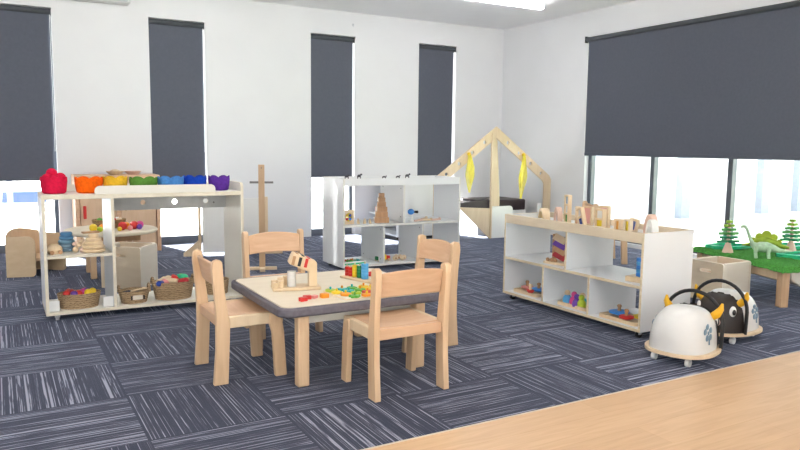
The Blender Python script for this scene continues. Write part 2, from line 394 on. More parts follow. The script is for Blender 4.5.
def car(loc, rz, label, m, glass):
    t = thing('parked_car', label, 'car', loc, rz, 'cars parked outside the left window')
    prof = [(-2.1, .3), (-2.1, .75), (-1.9, .92), (-1.45, .98), (-.95, 1.42), (.55, 1.45), (1.15, 1.0), (1.95, .82), (2.1, .6), (2.1, .3)]
    obj('body', MB().plate(prof, 1.6, M=Matrix.Translation((0, -.8, 0))), m, t, .05)
    for y in (-.825, .805): obj('side_window', MB().plate([(-1.3, 1.0), (-.88, 1.36), (.5, 1.38), (.98, 1.0)], .02, M=Matrix.Translation((0, y, 0))), glass, t)
    obj('rear_window', MB().box(-.012, -.62, -.22, .012, .62, .22, M=Matrix.Translation((-1.21, 0, 1.20)) @ Matrix.Rotation(R(48), 4, 'Y')), glass, t)
    for x in (-1.3, 1.3):
        for y in (-.82, .62): obj('wheel', MB().cyl((x, y, .31), (x, y+.2, .31), .31, n=24), BLACK, t)
CG = plain('car_glass_blue', (.07, .12, .26), .15)
car((.86, 26.5, -1.9), R(84), 'pale parked car outside the left window, right of the post', plain('car_white', (.55, .6, .68), .3), CG)
car((-1.35, 24.0, -1.9), R(100), 'blue-grey parked car outside the left window, left of the post', plain('car_blue', (.22, .32, .52), .3), CG)
t = thing('sign_post', 'thin blue-grey post standing outside the left window', 'post', (.20, 15.6, -1.9))
obj('pole', MB().cyl((0, 0, 0), (0, 0, 3.6), .05), plain('post_blue', (.25, .32, .5), .5), t)
obj('sign_board', MB().box(-.3, -.03, 3.0, .3, .0, 3.5), plain('post_blue', (.25, .32, .5), .5), t)
t = thing('site_hut', 'pale blue hut outside at the far left', 'hut', (-2.2, 34, -1.9))
obj('wall_panel', MB().box(-2.2, 0, 0, 1.1, 2, 2.2), plain('hut_blue', (.35, .45, .62), .7), t)
obj('roof', MB().box(-2.4, -.2, 2.2, 1.3, 2.2, 2.35), plain('hut_roof', (.45, .5, .6), .7), t)

# ------------------------------------------------------------------ chairs
def make_chair(label):
    t = thing('toddler_chair', label, 'chair', (0,0,0), 0, 'beech chairs around the grey-edged table')
    def leg_plate(o, s, name):
        M = Matrix.Translation((s*.1655+.0135, 0, 0)) @ Matrix.Rotation(R(90), 4, 'Z')
        return obj(name, MB().plate(o, .027, M=M), BEECH, t, .005)
    # in plate space x is the fore-aft axis of the chair
    back = [(-.172, 0), (-.110, 0), (-.104, .14), (-.098, .27), (-.106, .30), (-.122, .42), (-.128, .525)] + \
           [(-.150+.0225*math.cos(R(a)), .527+.020*math.sin(R(a))) for a in (20, 50, 90, 130, 160)] + [(-.174, .50), (-.164, .40), (-.158, .29), (-.160, .15)]
    front = [(.104, 0), (.158, 0), (.146, .20), (.134, .278), (.118, .290), (.076, .290), (.076, .25), (.092, .20)]
    for s in (-1, 1): leg_plate(back, s, 'rear_leg')
    for s in (-1, 1): leg_plate(front, s, 'front_leg')
    # dished seat
    b = MB(); bm = b.bm; n = 12; top = []; bot = []
    for j in range(n+1):
        y = -.125+.285*j/n
        r1, r2 = [], []
        for i in range(n+1):
            x = -.150+.300*i/n; u, v = x/.150, (y-.0)/.145
            dip = .010*max(0, 1-u*u)*max(0, 1-v*v) + (.012*max(0, (j-n+2)/2)**2 if j > n-2 else 0)
            r1.append(bm.verts.new((x, y, .296-dip))); r2.append(bm.verts.new((x, y, .276)))
        top.append(r1); bot.append(r2)
    for j in range(n):
        for i in range(n):
            bm.faces.new((top[j][i], top[j][i+1], top[j+1][i+1], top[j+1][i])); bm.faces.new((bot[j][i], bot[j+1][i], bot[j+1][i+1], bot[j][i+1]))
    for a in range(n):
        bm.faces.new((top[0][a], bot[0][a], bot[0][a+1], top[0][a+1])); bm.faces.new((top[n][a], top[n][a+1], bot[n][a+1], bot[n][a]))
        bm.faces.new((top[a][0], top[a+1][0], bot[a+1][0], bot[a][0])); bm.faces.new((top[a][n], bot[a][n], bot[a+1][n], top[a+1][n]))
    obj('seat', b, BEECHH, t, .004)
    for s in (-1, 1): obj('side_rail', MB().box(s*.152-.012+s*.01, -.10, .244, s*.152+.012+s*.01-s*.0, .142, .2945), BEECHP, t, .004)
    obj('back_rail', MB().box(-.150, -.146, .246, .150, -.122, .292), BEECHH, t, .004)
    obj('front_rail', MB().box(-.150, .110, .250, .150, .128, .276), BEECHH, t, .003)
    # bowed backrest
    b = MB(); bm = b.bm; n = 16; F, B = [], []
    for i in range(n+1):
        x = -.152+.304*i/n; u = x/.152; bow = -.030*(1-u*u)
        zt = .520+.015*(1-u*u); zb = .418+.006*(1-u*u)
        yb, yt = -.125+bow*.6, -.143+bow
        F.append((bm.verts.new((x, yb+.008, zb)), bm.verts.new((x, yt+.008, zt)))); B.append((bm.verts.new((x, yb-.008, zb)), bm.verts.new((x, yt-.008, zt))))
    for i in range(n):
        bm.faces.new((F[i][0], F[i+1][0], F[i+1][1], F[i][1])); bm.faces.new((B[i][0], B[i][1], B[i+1][1], B[i+1][0]))
        bm.faces.new((F[i][1], F[i+1][1], B[i+1][1], B[i][1])); bm.faces.new((F[i][0], B[i][0], B[i+1][0], F[i+1][0]))
    bm.faces.new((F[0][0], F[0][1], B[0][1], B[0][0])); bm.faces.new((F[n][0], B[n][0], B[n][1], F[n][1]))
    obj('backrest', b, BEECHH, t, .005)
    return t
chair = make_chair('beech toddler chair in front of the table with its back to the viewer')
chair.location = (1.466, 2.610, 0)
dup(chair, (.942, 3.114, 0), R(-90), 'beech toddler chair at the left end of the grey-edged table')
dup(chair, (1.362, 3.70, 0), R(180), 'beech toddler chair on the far side of the table, facing the viewer')
dup(chair, (1.892, 3.16, 0), R(90), 'beech toddler chair at the right end of the grey-edged table')
dup(chair, (4.84, 4.66, 0), R(-118), 'small wooden chair by the bright window, behind the low white shelf', 'chair by the window wall')

# ------------------------------------------------------------------ table
TX0, TX1, TY0, TY1, TZ = .985, 1.805, 2.695, 3.455, .362
t = thing('toddler_table', 'low square table with cream top and padded grey edge', 'table', ((TX0+TX1)/2, (TY0+TY1)/2, 0))
H, HY_ = .41, .38
ROTX = Matrix.Rotation(R(90), 4, 'X')   # plate (x,z) -> lies flat
def flat(outline, z0, t_, holes=(), **k):
    return MB().plate(outline, t_, holes, M=Matrix.Translation((0, 0, z0)) @ Matrix.Rotation(R(-90), 4, 'X') @ Matrix.Scale(-1, 4, (0,0,1)), **k)
def flatb(outline, zlo, zhi, holes=(), **k):
    b = MB().plate([(p[0], p[1]) for p in outline], zhi-zlo, [list(h) for h in holes], **k)
    M = Matrix(((1,0,0,0),(0,0,1,0),(0,1,0,zlo),(0,0,0,1)))
    bmesh.ops.transform(b.bm, matrix=M, verts=b.bm.verts); return b
obj('tabletop', flatb(rr(-H+.022, -HY_+.022, H-.022, HY_-.022, .04), TZ-.040, TZ), MAPLE, t, .003)
b = flatb(rr(-H, -HY_, H, HY_, .06, 8), TZ-.043, TZ-.001, [rr(-H+.022, -HY_+.022, H-.022, HY_-.022, .04)])
obj('edge_bumper', b, BUMP, t, .010)
for sx in (-1, 1):
    for sy in (-1, 1): obj('leg', MB().box(sx*.290-.027, sy*.305-.024, 0, sx*.290+.027, sy*.305+.024, TZ-.042), BEECH, t, .008)
for s in (-1, 1):
    obj('apron', MB().box(-.27, s*.262-.010, TZ-.10, .27, s*.262+.010, TZ-.041), LAMC, t, .003)
    obj('apron', MB().box(s*.262-.010, -.25, TZ-.10, s*.262+.010, .25, TZ-.041), LAMC, t, .003)

# toys on the table
t = thing('posting_toy', 'wooden posting toy with a slotted tilted block and clear tube', 'toy', (1.195, 3.075, TZ), R(-14))
obj('base_board', MB().box(-.11, -.055, 0, .115, .055, .014), TOYW, t, .005)
obj('upright', MB().plate([(.06, .014), (.098, .014), (.098, .115)] + [(.079+.019*math.cos(R(a)), .118+.019*math.sin(R(a))) for a in range(0, 181, 20)] + [(.06, .115)], .05, M=Matrix.Translation((0, -.030, 0))), TOYW, t, .004)
Mb = Matrix.Translation((.030, .005, .128)) @ Matrix.Rotation(R(24), 4, 'Y')
bk = obj('slotted_block', MB().box(-.058, -.036, -.030, .058, .036, .028, M=Mb), TOYW, t, .008)
for k, m in enumerate((BEECHD, BLACK, RED)):
    obj('slot', MB().box(-.050+k*.030, -.0385, -.020, -.036+k*.030, -.034, .022, M=Mb @ Matrix.Rotation(R(-10), 4, 'Y')), m, bk, label='%s slot' % ('brown', 'black', 'red')[k])
    obj('slot', MB().box(-.046+k*.030, -.030, .026, -.032+k*.030, .030, .0305, M=Mb), m, bk)
obj('clear_tube', MB().cyl((-.018, -.005, .014), (-.018, -.005, .086), .021, n=24), plain('cloudy_plastic', (.72, .70, .68), .15, .5, .03), t)
for k, (x, y, h) in enumerate([(-.070, -.030, .032), (-.098, .004, .030), (-.068, .012, .040), (-.095, -.036, .026), (-.040, .036, .042)]):
    obj('wooden_peg', MB().cyl((x, y, .0135), (x, y, .014+h), .0145, n=18), TOYW, t, .002)

def piece(name, x, y, z, outline, h, m, label, rot=0, knob=None, group='loose coloured pieces on the table'):
    t = thing(name, label, 'toy piece', (x, y, z), R(rot), group)
    obj('block', flatb(outline, 0, h), m, t, .0025)
    if knob: obj('knob', MB().cyl((0,0,h-.0005), (0,0,h+.006), .004).ball((0,0,h+.008), .0055, n=10), knob, t)
    return t
HEX = lambda r, n=6: [(r*math.cos(2*PI*k/n), r*math.sin(2*PI*k/n)) for k in range(n)]
def flower(r, n=5, d=.22): return [(r*(1-d+d*math.cos(n*a))*math.cos(a), r*(1-d+d*math.cos(n*a))*math.sin(a)) for a in [2*PI*k/40 for k in range(40)]]
piece('toy_block', 1.128, 2.812, TZ, rr(-.017, -.013, .017, .013, .004), .016, RED, 'dark red loose block on the table, nearest its left corner', 12)
piece('toy_block', 1.158, 2.840, TZ, rr(-.017, -.013, .017, .013, .004), .016, RED, 'brighter red loose block touching the first red one', -10)
piece('toy_block', 1.194, 2.846, TZ, rr(-.015, -.012, .015, .012, .004), .012, PINKC, 'pale pink loose block right of the red blocks', 30)
piece('toy_block', 1.238, 2.835, TZ, rr(-.018, -.015, .018, .015, .005), .018, ORANGE, 'orange loose block left of the puzzle board', 5)
t = thing('puzzle_board', 'pale puzzle board holding bright coloured pieces on the table', 'puzzle board', (1.425, 2.83, TZ), R(4))
obj('board', flatb(rr(-.15, -.112, .15, .112, .008), 0, .007), plain('pale_board', (.78, .74, .64), .5), t, .002)
obj('raised_rim', flatb(rr(-.15, -.112, .15, .112, .008), .007, .0095, [rr(-.14, -.102, .14, .102, .005)]), TOYW, t)
names_p = {'green': GREEN, 'teal': TEAL, 'yellow': YEL, 'orange': ORANGE, 'lime': LIME, 'red': RED, 'blue': SKYB}
pcs = [('lime', -.120, .085, 0), ('teal', -.062, .082, 1), ('green', -.006, .088, 2), ('yellow', .055, .085, 0), ('orange', .110, .080, 3), ('yellow', -.115, .035, 2), ('teal', -.055, .030, 3), ('green', .005, .030, 0),
       ('yellow', .060, .028, 1), ('blue', .115, .022, 2), ('orange', -.100, -.020, 0), ('lime', -.045, -.018, 2), ('red', .010, -.026, 3), ('teal', .070, -.025, 0), ('yellow', .120, -.035, 1),
       ('green', -.085, -.075, 1), ('orange', -.025, -.078, 0), ('teal', .035, -.078, 2), ('blue', .095, -.082, 3)]
rowname = ['far row', 'second row', 'third row', 'near row']
ordn = ['first', 'second', 'third', 'fourth', 'fifth']
cnt = {}
for c, x, y, s in pcs:
    r = 0 if y > .06 else 1 if y > 0 else 2 if y > -.05 else 3
    cnt[r] = cnt.get(r, 0)+1
    a = R(4); X = 1.425+x*math.cos(a)-y*math.sin(a); Y = 2.83+x*math.sin(a)+y*math.cos(a)
    o = [circ(0, 0, .024, 16), flower(.028), HEX(.025), rr(-.022, -.018, .022, .018, .006)][s]
    piece('puzzle_piece', X, Y, TZ+.007, o, .011, names_p[c], '%s %s puzzle piece, %s from the left in the board\'s %s' % (c, ['round', 'flower-shaped', 'six-sided', 'square'][s], ordn[cnt[r]-1], rowname[r]), random.uniform(-40, 40), names_p[random.choice(['yellow', 'orange', 'green', 'teal'])], 'puzzle pieces in the board')
t = thing('peg_stacker', 'counting stacker with red, yellow, green and blue discs on pegs', 'stacking toy', (1.56, 3.13, TZ), R(-73))
obj('base_board', MB().box(-.118, -.030, 0, .118, .030, .012), TOYW, t, .004)
for k, (m, n, r_, cn) in enumerate([(RED, 3, .011, 'red'), (RED, 3, .012, 'red'), (YEL, 4, .014, 'yellow'), (DGREEN, 4, .014, 'dark green'), (SKYB, 5, .019, 'blue')]):
    x = (-.095, -.068, -.036, -.003, .036)[k]
    p = obj('peg', MB().cyl((x, 0, .0115), (x, 0, .015+.0155*n+.006), .004), TOYW, t)
    for j in range(n): obj('disc', flatb(HEX(r_, 12), .0125+j*.0155, .0125+j*.0155+.0145), m, p, .003, loc=(x, 0, 0), label='%s disc' % cn)
tag(obj('wooden_ball', MB().ball((0, 0, .013), .013), RED, loc=(1.655, 3.20, TZ)), 'small red ball beside the blue end of the counting stacker', 'ball')

# ------------------------------------------------------------------ open shelf units
def caster(x, y, H, t, wheel=BLACK):
    c = obj('caster', MB().box(x-.018, y-.018, H-.006, x+.018, y+.018, H).box(x-.014, y-.010, H*.45, x-.010, y+.012, H-.005).box(x+.010, y-.010, H*.45, x+.014, y+.012, H-.005), GREYC, t, .001)
    obj('wheel', MB().cyl((x-.0095, y+.004, H*.42), (x+.0095, y+.004, H*.42), H*.42, n=20), wheel, c)
def shelf_unit(name, label, loc, rz, L, D, z0, z1, rail_z, mid, railmat, edgemat, face, tb=None):
    t = thing(name, label, 'shelf unit', loc, rz)
    T = .017; ms = [face, edgemat]
    for x in (0, L-T): obj('side_panel', MB().box(x, 0, z0, x+T, D, z1, thin=0, edge=1), ms, t, .002)
    obj('bottom_panel', MB().box(T, 0.0, z0, L-T, D, z0+T, thin=2, edge=1), ms, t, .001)
    obj('middle_shelf', MB().box(T, 0.002, mid-T, L-T, D, mid, thin=2, edge=1), ms, t, .001)
    obj('top_panel', MB().box(T, T, rail_z+.006, L-T, D-T, rail_z+.006+T, thin=2, edge=1), ms, t, .001)
    for y in (0, D-T): obj('top_rail', MB().box(T, y, rail_z, L-T, y+T, z1, thin=1, edge=1), [railmat, edgemat], t, .002)
    h2 = L/2
    obj('divider', MB().box(h2-T/2, .004, mid, h2+T/2, D, rail_z+.006, thin=0, edge=1), ms, t, .001)
    for k in (1, 2):
        x = L*k/3; d = obj('divider', MB().box(x-T/2, .004, z0+T, x+T/2, D, mid-T, thin=0, edge=1), ms, t, .001)
        for (yy, zz) in ((.05, z0+.05), (.05, mid-.05), (D-.05, z0+.05), (D-.05, mid-.05)):
            obj('bolt_cap', MB().cyl((x-T/2-.0012, yy, zz), (x-T/2+.001, yy, zz), .0055, n=10), STEEL, d)
    for (yy, zz) in ((.05, mid+.05), (.05, rail_z-.03), (D-.05, mid+.05), (D-.05, rail_z-.03)):
        obj('bolt_cap', MB().cyl((h2-T/2-.0012, yy, zz), (h2-T/2+.001, yy, zz), .0055, n=10), STEEL, t)
    for x in (.05, L-.05):
        for y in (.045, D-.045): caster(x, y, z0, t)
    return t
RL = 1.196
shelfR = shelf_unit('toy_shelf', 'low white toy shelf with birch edges right of the table', (2.985, 3.79, 0), R(-90), RL, .40, .042, .585, .527, .297, PLYR, PLY, LAM)
RTOP = .527+.006+.017
def onR(s, d): return 2.985+d, 3.79-s     # s along the front from its left end, d depth
RBOT = .042+.017; RMID = .297
ML, MA = 1.135, R(-1)
MO = (2.42, 5.165)
shelfM = shelf_unit('toy_shelf', 'taller white toy shelf behind the table, under the corner blinds', (*MO, 0), MA, ML, .43, .035, .768, .708, .386, LAM, plain('pale_shelf_edge', (.74, .73, .68), .5), LAM)
MTOP = .708+.023; MBOT = .052; MMID = .386
def onM(s, d):
    return MO[0]+s*math.cos(MA)-d*math.sin(MA), MO[1]+s*math.sin(MA)+d*math.cos(MA)

# ---- toys on top of the low shelf
ACRY = {n: sheer('acrylic_'+n, c, .75) for n, c in dict(red=(.85, .12, .08), blue=(.08, .15, .55), yellow=(.95, .75, .05), green=(.15, .5, .12), pink=(.95, .55, .5), orange=(.95, .5, .1), sky=(.35, .55, .85), white=(.9, .9, .9)).items()}
def win_block(s, d, w, h, rz, tilt, cols, label, wood_=TOYW):
    x, y = onR(s, d)
    t = thing('window_block', label, 'toy block', (x, y, RTOP), R(rz), 'see-through blocks on the low shelf top')
    n = len(cols); m = .011; hh = (h-m*(n+1))/n; th = .026
    holes = [rr(-w/2+m, m+k*(hh+m), w/2-m, m+k*(hh+m)+hh, .003, 2) for k in range(n)]
    Mt = Matrix.Rotation(R(tilt), 4, 'Y')
    lift = abs(math.sin(R(tilt)))*w/2
    Mt = Matrix.Translation((0, 0, lift)) @ Mt
    f = obj('frame', MB().plate(rr(-w/2, 0, w/2, h, .004, 2), th, holes, M=Mt @ Matrix.Translation((0, -th/2, 0))), wood_, t, .0015)
    for k, c in enumerate(cols):
        obj('coloured_pane', MB().box(-w/2+m, -.003, m+k*(hh+m), w/2-m, .003, m+k*(hh+m)+hh, M=Mt), ACRY[c], t, label='%s pane' % c)
    return t
PINKW = wood('pinkish_wood', (.70, .47, .38), (.78, .57, .47), (20, 20, 6))
win_block(.392, .20, .058, .185, 75, 0, ['green', 'white', 'sky'], 'tallest see-through block, green pane at foot and blue at top')
win_block(.52, .25, .075, .12, 100, 0, ['pink'], 'upright see-through block with a pink pane, left of the red one')
win_block(.563, .13, .07, .125, 60, 0, ['red', 'white'], 'see-through block with a red lower pane')
win_block(.633, .10, .062, .115, 80, 20, ['blue', 'white'], 'leaning see-through block with a dark blue pane')
win_block(.672, .24, .075, .135, 95, 0, ['white', 'pink'], 'tall pink and clear see-through block behind the leaning blue one')
win_block(.728, .15, .075, .125, 85, 0, ['yellow', 'white'], 'see-through block with yellow lower pane and clear upper')
win_block(.862, .16, .055, .075, 80, 0, ['orange'], 'short see-through block with an orange pane')
win_block(.912, .22, .055, .075, 100, -12, ['blue'], 'short leaning see-through block, dark pane, right of the orange one')
win_block(.962, .13, .055, .085, 80, 0, ['yellow'], 'short yellow-paned see-through block nearest the arch blocks', PLYR)
def arch_pts(ro, ri, n=18):
    return [(ro*math.cos(PI*k/n), ro*math.sin(PI*k/n)) for k in range(n+1)] + [(ri*math.cos(PI*k/n), ri*math.sin(PI*k/n)) for k in range(n, -1, -1)]
def arch(name, s, d, ro, ri, th, rz, m, label, sz=1, inner=None, lift=0):
    x, y = onR(s, d)
    t = thing(name, label, 'toy block', (x, y, RTOP+lift), R(rz), 'arch blocks on the low shelf top')
    obj('arch_ring', MB().plate([(a, b_*sz) for a, b_ in arch_pts(ro, ri)], th, M=Matrix.Translation((0, -th/2, 0))), m, t, .003)
    if inner: obj('inner_pane', MB().plate([(a, b_*sz) for a, b_ in [((ri-.001)*math.cos(PI*k/18), (ri-.001)*math.sin(PI*k/18)) for k in range(19)]], .008, M=Matrix.Translation((0, -.004, 0))), inner, t)
    return t
arch('arch_block', .10, .26, .074, .052, .05, 62, TOYW, 'wide wooden arch with a yellow centre at the shelf\'s left end', 1, ACRY['yellow'])
x, y = onR(.215, .12)
tag(obj('wooden_plank', MB().box(-.16, -.03, 0, .16, .03, .014), PLYR, bevel=.003, loc=(x, y, RTOP), rotz=R(84)), 'flat pale wooden plank lying on the shelf top, left end', 'toy block')
x, y = onR(.03, .10)
tag(obj('wooden_disc', MB().cyl((0, 0, 0), (0, 0, .012), .028), TOYW, bevel=.002, loc=(x, y, RTOP)), 'small flat wooden disc by the shelf top\'s left corner', 'toy block')
arch('arch_block', .268, .235, .042, .027, .036, 68, PINKW, 'tall narrow wooden arch with a white centre', 2.3, ACRY['white'])
arch('arch_block', 1.065, .20, .040, .024, .045, 80, PINKW, 'tallest pink wooden arch near the right end of the shelf top', 3.0)
arch('arch_block', 1.115, .15, .036, .022, .04, 75, WHITEP, 'white pointed arch standing by the tallest pink arch', 2.7, None)
x, y = onR(1.075, .07)
tag(obj('toy_wedge', MB().plate([(-.04, 0), (.04, 0), (.0, .022)], .035), YEL, bevel=.002, loc=(x, y, RTOP), rotz=R(80)), 'small yellow wedge at the foot of the arches', 'toy block')
x, y = onR(1.00, .055)
tag(obj('toy_bar', MB().box(-.035, -.012, 0, .035, .012, .028), PINKW, bevel=.003, loc=(x, y, RTOP), rotz=R(70)), 'short pinkish wooden bar lying left of the arches', 'toy block')
x, y = onR(.80, .06)
tag(obj('toy_bar', MB().box(-.03, -.011, 0, .03, .011, .030), PLYR, bevel=.003, loc=(x, y, RTOP), rotz=R(95)), 'pale wooden bar lying in front of the yellow block', 'toy block')

# ---- toys inside the low shelf
x, y = onR(.435, .115)
t = thing('tile_rack', 'wooden rack of dark red and brown tiles in the shelf\'s upper left bay', 'toy', (x, y, RMID), R(-78))
obj('base_board', MB().box(-.095, -.055, 0, .095, .055, .016), TOYW, t, .004)
for s_ in (-1, 1): obj('upright', MB().box(-.008+s_*.05, -.012, .016, .008+s_*.05, .012, .19), BEECHD, t, .002)
for k, m in enumerate((DRED, BEECHD, PURP, BEECHP)):
    obj('tile', MB().box(-.05, -.005, -.022, .05, .005, .022, M=Matrix.Translation((0, -.014, .055+k*.036)) @ Matrix.Rotation(R(-28), 4, 'X') @ Matrix.Rotation(R(18), 4, 'Y')), m, t, .002)
for k in range(3): obj('peg_ball', MB().ball((-.07+k*.03, -.04, .026), .013, n=12), BEECHD, t)
x, y = onR(1.09, .11)
t = thing('ring_stacker', 'blue ring stacker on a wooden base in the shelf\'s upper right bay', 'stacking toy', (x, y, RMID), R(-80))
obj('base_board', MB().box(-.07, -.05, 0, .05, .05, .03), TOYW, t, .004)
pg = obj('peg', MB().cyl((0, 0, .03), (0, 0, .145), .006), TOYW, t)
for k in range(5): obj('ring', MB().cyl((0, 0, .030+k*.021), (0, 0, .0505+k*.021), .028, n=20), BLUE if k % 2 == 0 else SKYB, pg, .004)
def tray(name, s, d, z, w, l, label, rz=-90):
    x, y = onR(s, d)
    t = thing(name, label, 'tray', (x, y, z), R(rz), 'wooden trays in the low shelf')
    obj('tray_base', flatb(rr(-l/2, -w/2, l/2, w/2, .02), 0, .010), TOYW, t, .002)
    obj('tray_rim', flatb(rr(-l/2, -w/2, l/2, w/2, .02), .010, .020, [rr(-l/2+.01, -w/2+.01, l/2-.01, w/2-.01, .014)]), TOYW, t, .002)
    return t
def top(s, d, z, r, m, label, knob=TOYW):
    x, y = onR(s, d)
    t = thing('spinning_top', label, 'spinning top', (x, y, z), 0, 'spinning tops in the low shelf')
    obj('disc', MB().lathe([(0, 0), (.012, .004), (r, .018), (r, .026), (r*.8, .030), (0, .031)], 24), m, t)
    obj('knob', MB().lathe([(0, .03), (.012, .03), (.009, .045), (.014, .058), (.010, .066), (0, .067)], 14), knob, t)
    return t
tray('toy_tray', .175, .115, RBOT, .15, .24, 'wooden tray with two spinning tops in the bottom left bay')
z_ = RBOT+.010
top(.115, .12, z_, .042, PINKC, 'pink spinning top on the bottom left tray', BEECHD); top(.215, .135, z_, .054, BLUE, 'blue spinning top on the bottom left tray', BEECHD)
top(.225, .055, z_, .024, RED, 'small red spinning top at the front of the bottom left tray')
tray('toy_tray', .615, .10, RBOT, .12, .25, 'wooden tray of little coloured people in the bottom middle bay')
for k, (s, d, m, cn) in enumerate([(.525, .10, SKYB, 'sky blue'), (.58, .105, MAG, 'magenta'), (.632, .125, TEAL, 'teal'), (.675, .075, LIME, 'lime green'), (.705, .135, YEL, 'yellow'), (.645, .065, PURP, 'purple')]):
    x, y = onR(s, d)
    t = thing('peg_doll', '%s wooden peg doll on the bottom middle tray' % cn, 'peg doll', (x, y, z_), 0, 'peg dolls on the tray')
    obj('body', MB().lathe([(0, 0), (.026, 0), (.029, .012), (.025, .034), (.014, .048), (0, .05)], 18), m, t)
    obj('head', MB().ball((0, 0, .060), .0185, n=14), m if k % 2 else TOYW, t)
tray('toy_tray', .995, .115, RBOT, .17, .28, 'wooden tray with three spinning tops in the bottom right bay')
top(.935, .12, z_, .058, BLUE, 'large blue spinning top on the bottom right tray', BEECHD); top(1.08, .145, z_, .050, YEL, 'yellow spinning top on the bottom right tray', BEECHD); top(1.04, .065, z_, .042, RED, 'red spinning top on the bottom right tray', BEECHD)

# ---- toys in the taller shelf
x, y = onM(.42, .14)
for k in range(6):
    s_ = .060-.0075*k; h = .048-.0025*k; z = MMID + sum(.048-.0025*q for q in range(k))
    b = MB(); b.plate(rr(-s_, 0, s_, h-.0015, .003, 2), 2*s_, M=Matrix.Translation((0, -s_, 0)))
    if k < 5: b.cyl((s_*.3, -s_-.001, h*.5), (s_*.3, -s_+.003, h*.5), .011)
    tag(obj('stacking_box', b, BEECHD, bevel=.003, loc=(x, y, z), rotz=R([-22, -25, -20, -26, -21, -18][k])), 'brown wooden stacking box, %s of the tower' % ['bottom one', 'second from bottom', 'third from bottom', 'third from top', 'second from top', 'topmost'][k], 'stacking box', 'brown stacking box tower')
x, y = onM(.098, .10)
t = thing('peephole_block', 'square wooden block with a round colourful window in the upper left bay', 'toy block', (x, y, MMID), R(4))
obj('frame', MB().plate(rr(-.05, 0, .05, .115, .006), .035, [circ(0, .058, .036)]), TOYW, t, .003)
q = obj('round_window', MB().plate(circ(0, .058, .036), .012, M=Matrix.Translation((0, .012, 0))), ACRY['yellow'], t)
for k, m in enumerate((RED, BLUE, YEL, DBLUE)): obj('bead', MB().ball((-.015+.03*(k % 2), .007, .042+.03*(k//2)), .012, n=10), m, q)
for k, (s, d, h) in enumerate([(.185, .10, .022), (.210, .16, .036), (.235, .09, .026), (.258, .13, .036), (.285, .08, .020), (.315, .15, .030)]):
    x, y = onM(s, d)
    t = thing('wooden_figure', 'tiny wooden peg figure on the middle shelf, %s of six left of the tower' % ['first', 'second', 'third', 'fourth', 'fifth', 'sixth'][k], 'peg figure', (x, y, MMID), 0, 'tiny wooden figures left of the tower')
    obj('body', MB().lathe([(0, 0), (.012, 0), (.009, h*.7), (0, h*.72)], 12), TOYW, t); obj('head', MB().ball((0, 0, h*.72+.006), .008, n=10), BEECHP, t)
x, y = onM(.70, .12)
t = thing('toy_maraca', 'blue toy shaker with a dark handle in the upper right bay', 'toy shaker', (x, y, MMID), R(12))
obj('shaker_head', MB().ball((0, 0, .082), .026, (1.25, 1, 1)), BLUE, t)
obj('handle', MB().cyl((.026, 0, .080), (.078, 0, .076), .009, .012), BLACK, t)
obj('stand', MB().cyl((.012, 0, 0), (.012, 0, .062), .010).cyl((.012, 0, 0), (.012, 0, .008), .034), WHITEP, t)
for k, (s, d, L, rz, m) in enumerate([(.745, .07, .10, 20, PINKW), (.83, .10, .12, -12, TOYW), (.93, .08, .09, 8, PINKW), (.88, .19, .10, 40, TOYW)]):
    x, y = onM(s, d)
    tag(obj('wooden_stick', MB().cyl((-L/2, 0, .009), (L/2, 0, .009), .009).ball((L/2, 0, .013), .013, n=12), m, loc=(x, y, MMID), rotz=R(rz)), 'small wooden stick on the upper right shelf, %s' % ['beside the blue shaker', 'second from the shaker', 'nearest the right end panel', 'behind the others'][k], 'wooden stick', 'wooden sticks beside the blue shaker')
for k, (s, d, h, L) in enumerate([(.02, .008, .030, .05), (.13, .008, .036, .05), (.36, .008, .020, .045), (.49, .008, .022, .05), (.58, .008, .034, .06)]):
    x, y = onM(s+.015, d)
    if k == 0: x, y = onM(.035, .0085)
    t = thing('toy_animal', 'tiny dark toy animal on the tall shelf rim, %s' % ['leftmost', 'second from left', 'third from left', 'fourth from left', 'rightmost and longest'][k], 'toy animal', (x, y, .768), R([5, 10, -8, 3, 12][k]), 'tiny dark animals on the tall shelf rim')
    obj('body', MB().ball((0, 0, h*.62), h*.4, (L/h*.9, .45, .8), n=12).ball((L*.42, 0, h*.9), h*.26, (1.2, .6, .9), n=10), plain('dark_toy_grey', (.06, .06, .07), .5), t)
    for sx in (-.3, .3): obj('leg', MB().cyl((L*sx, 0, 0), (L*sx, 0, h*.55), .004), plain('dark_toy_grey', (.06, .06, .07), .5), t)
x, y = onM(.135, .14)
t = thing('play_tray', 'green toy tray in the tall shelf\'s bottom left bay', 'tray', (x, y, MBOT), R(6))
obj('tray_base', flatb(rr(-.115, -.08, .115, .08, .03), 0, .012), GREENP, t, .003)
obj('tray_rim', flatb(rr(-.115, -.08, .115, .08, .03), .012, .024, [rr(-.103, -.068, .103, .068, .02)]), WHITEP, t, .002)
for k, (dx, dy, m, cn) in enumerate([(-.05, .02, RED, 'red'), (.02, .03, ORANGE, 'orange'), (.06, -.02, TEAL, 'teal'), (-.02, -.03, GREEN, 'green')]):
    tag(obj('toy_fish', MB().ball((0, 0, .010), .019, (1.3, .8, .5), n=12).plate([(.02, .0), (.036, .0), (.036, .02), (.02, .011)], .006), m, loc=(x+dx, y+dy, MBOT+.012), rotz=R(40*k)), '%s little toy on the green tray' % cn, 'toy', 'little toys on the green tray')
x, y = onM(.425, .12)
t = thing('toy_train', 'yellow, green and red wooden train in the bottom middle bay', 'toy train', (x, y, MBOT), R(8))
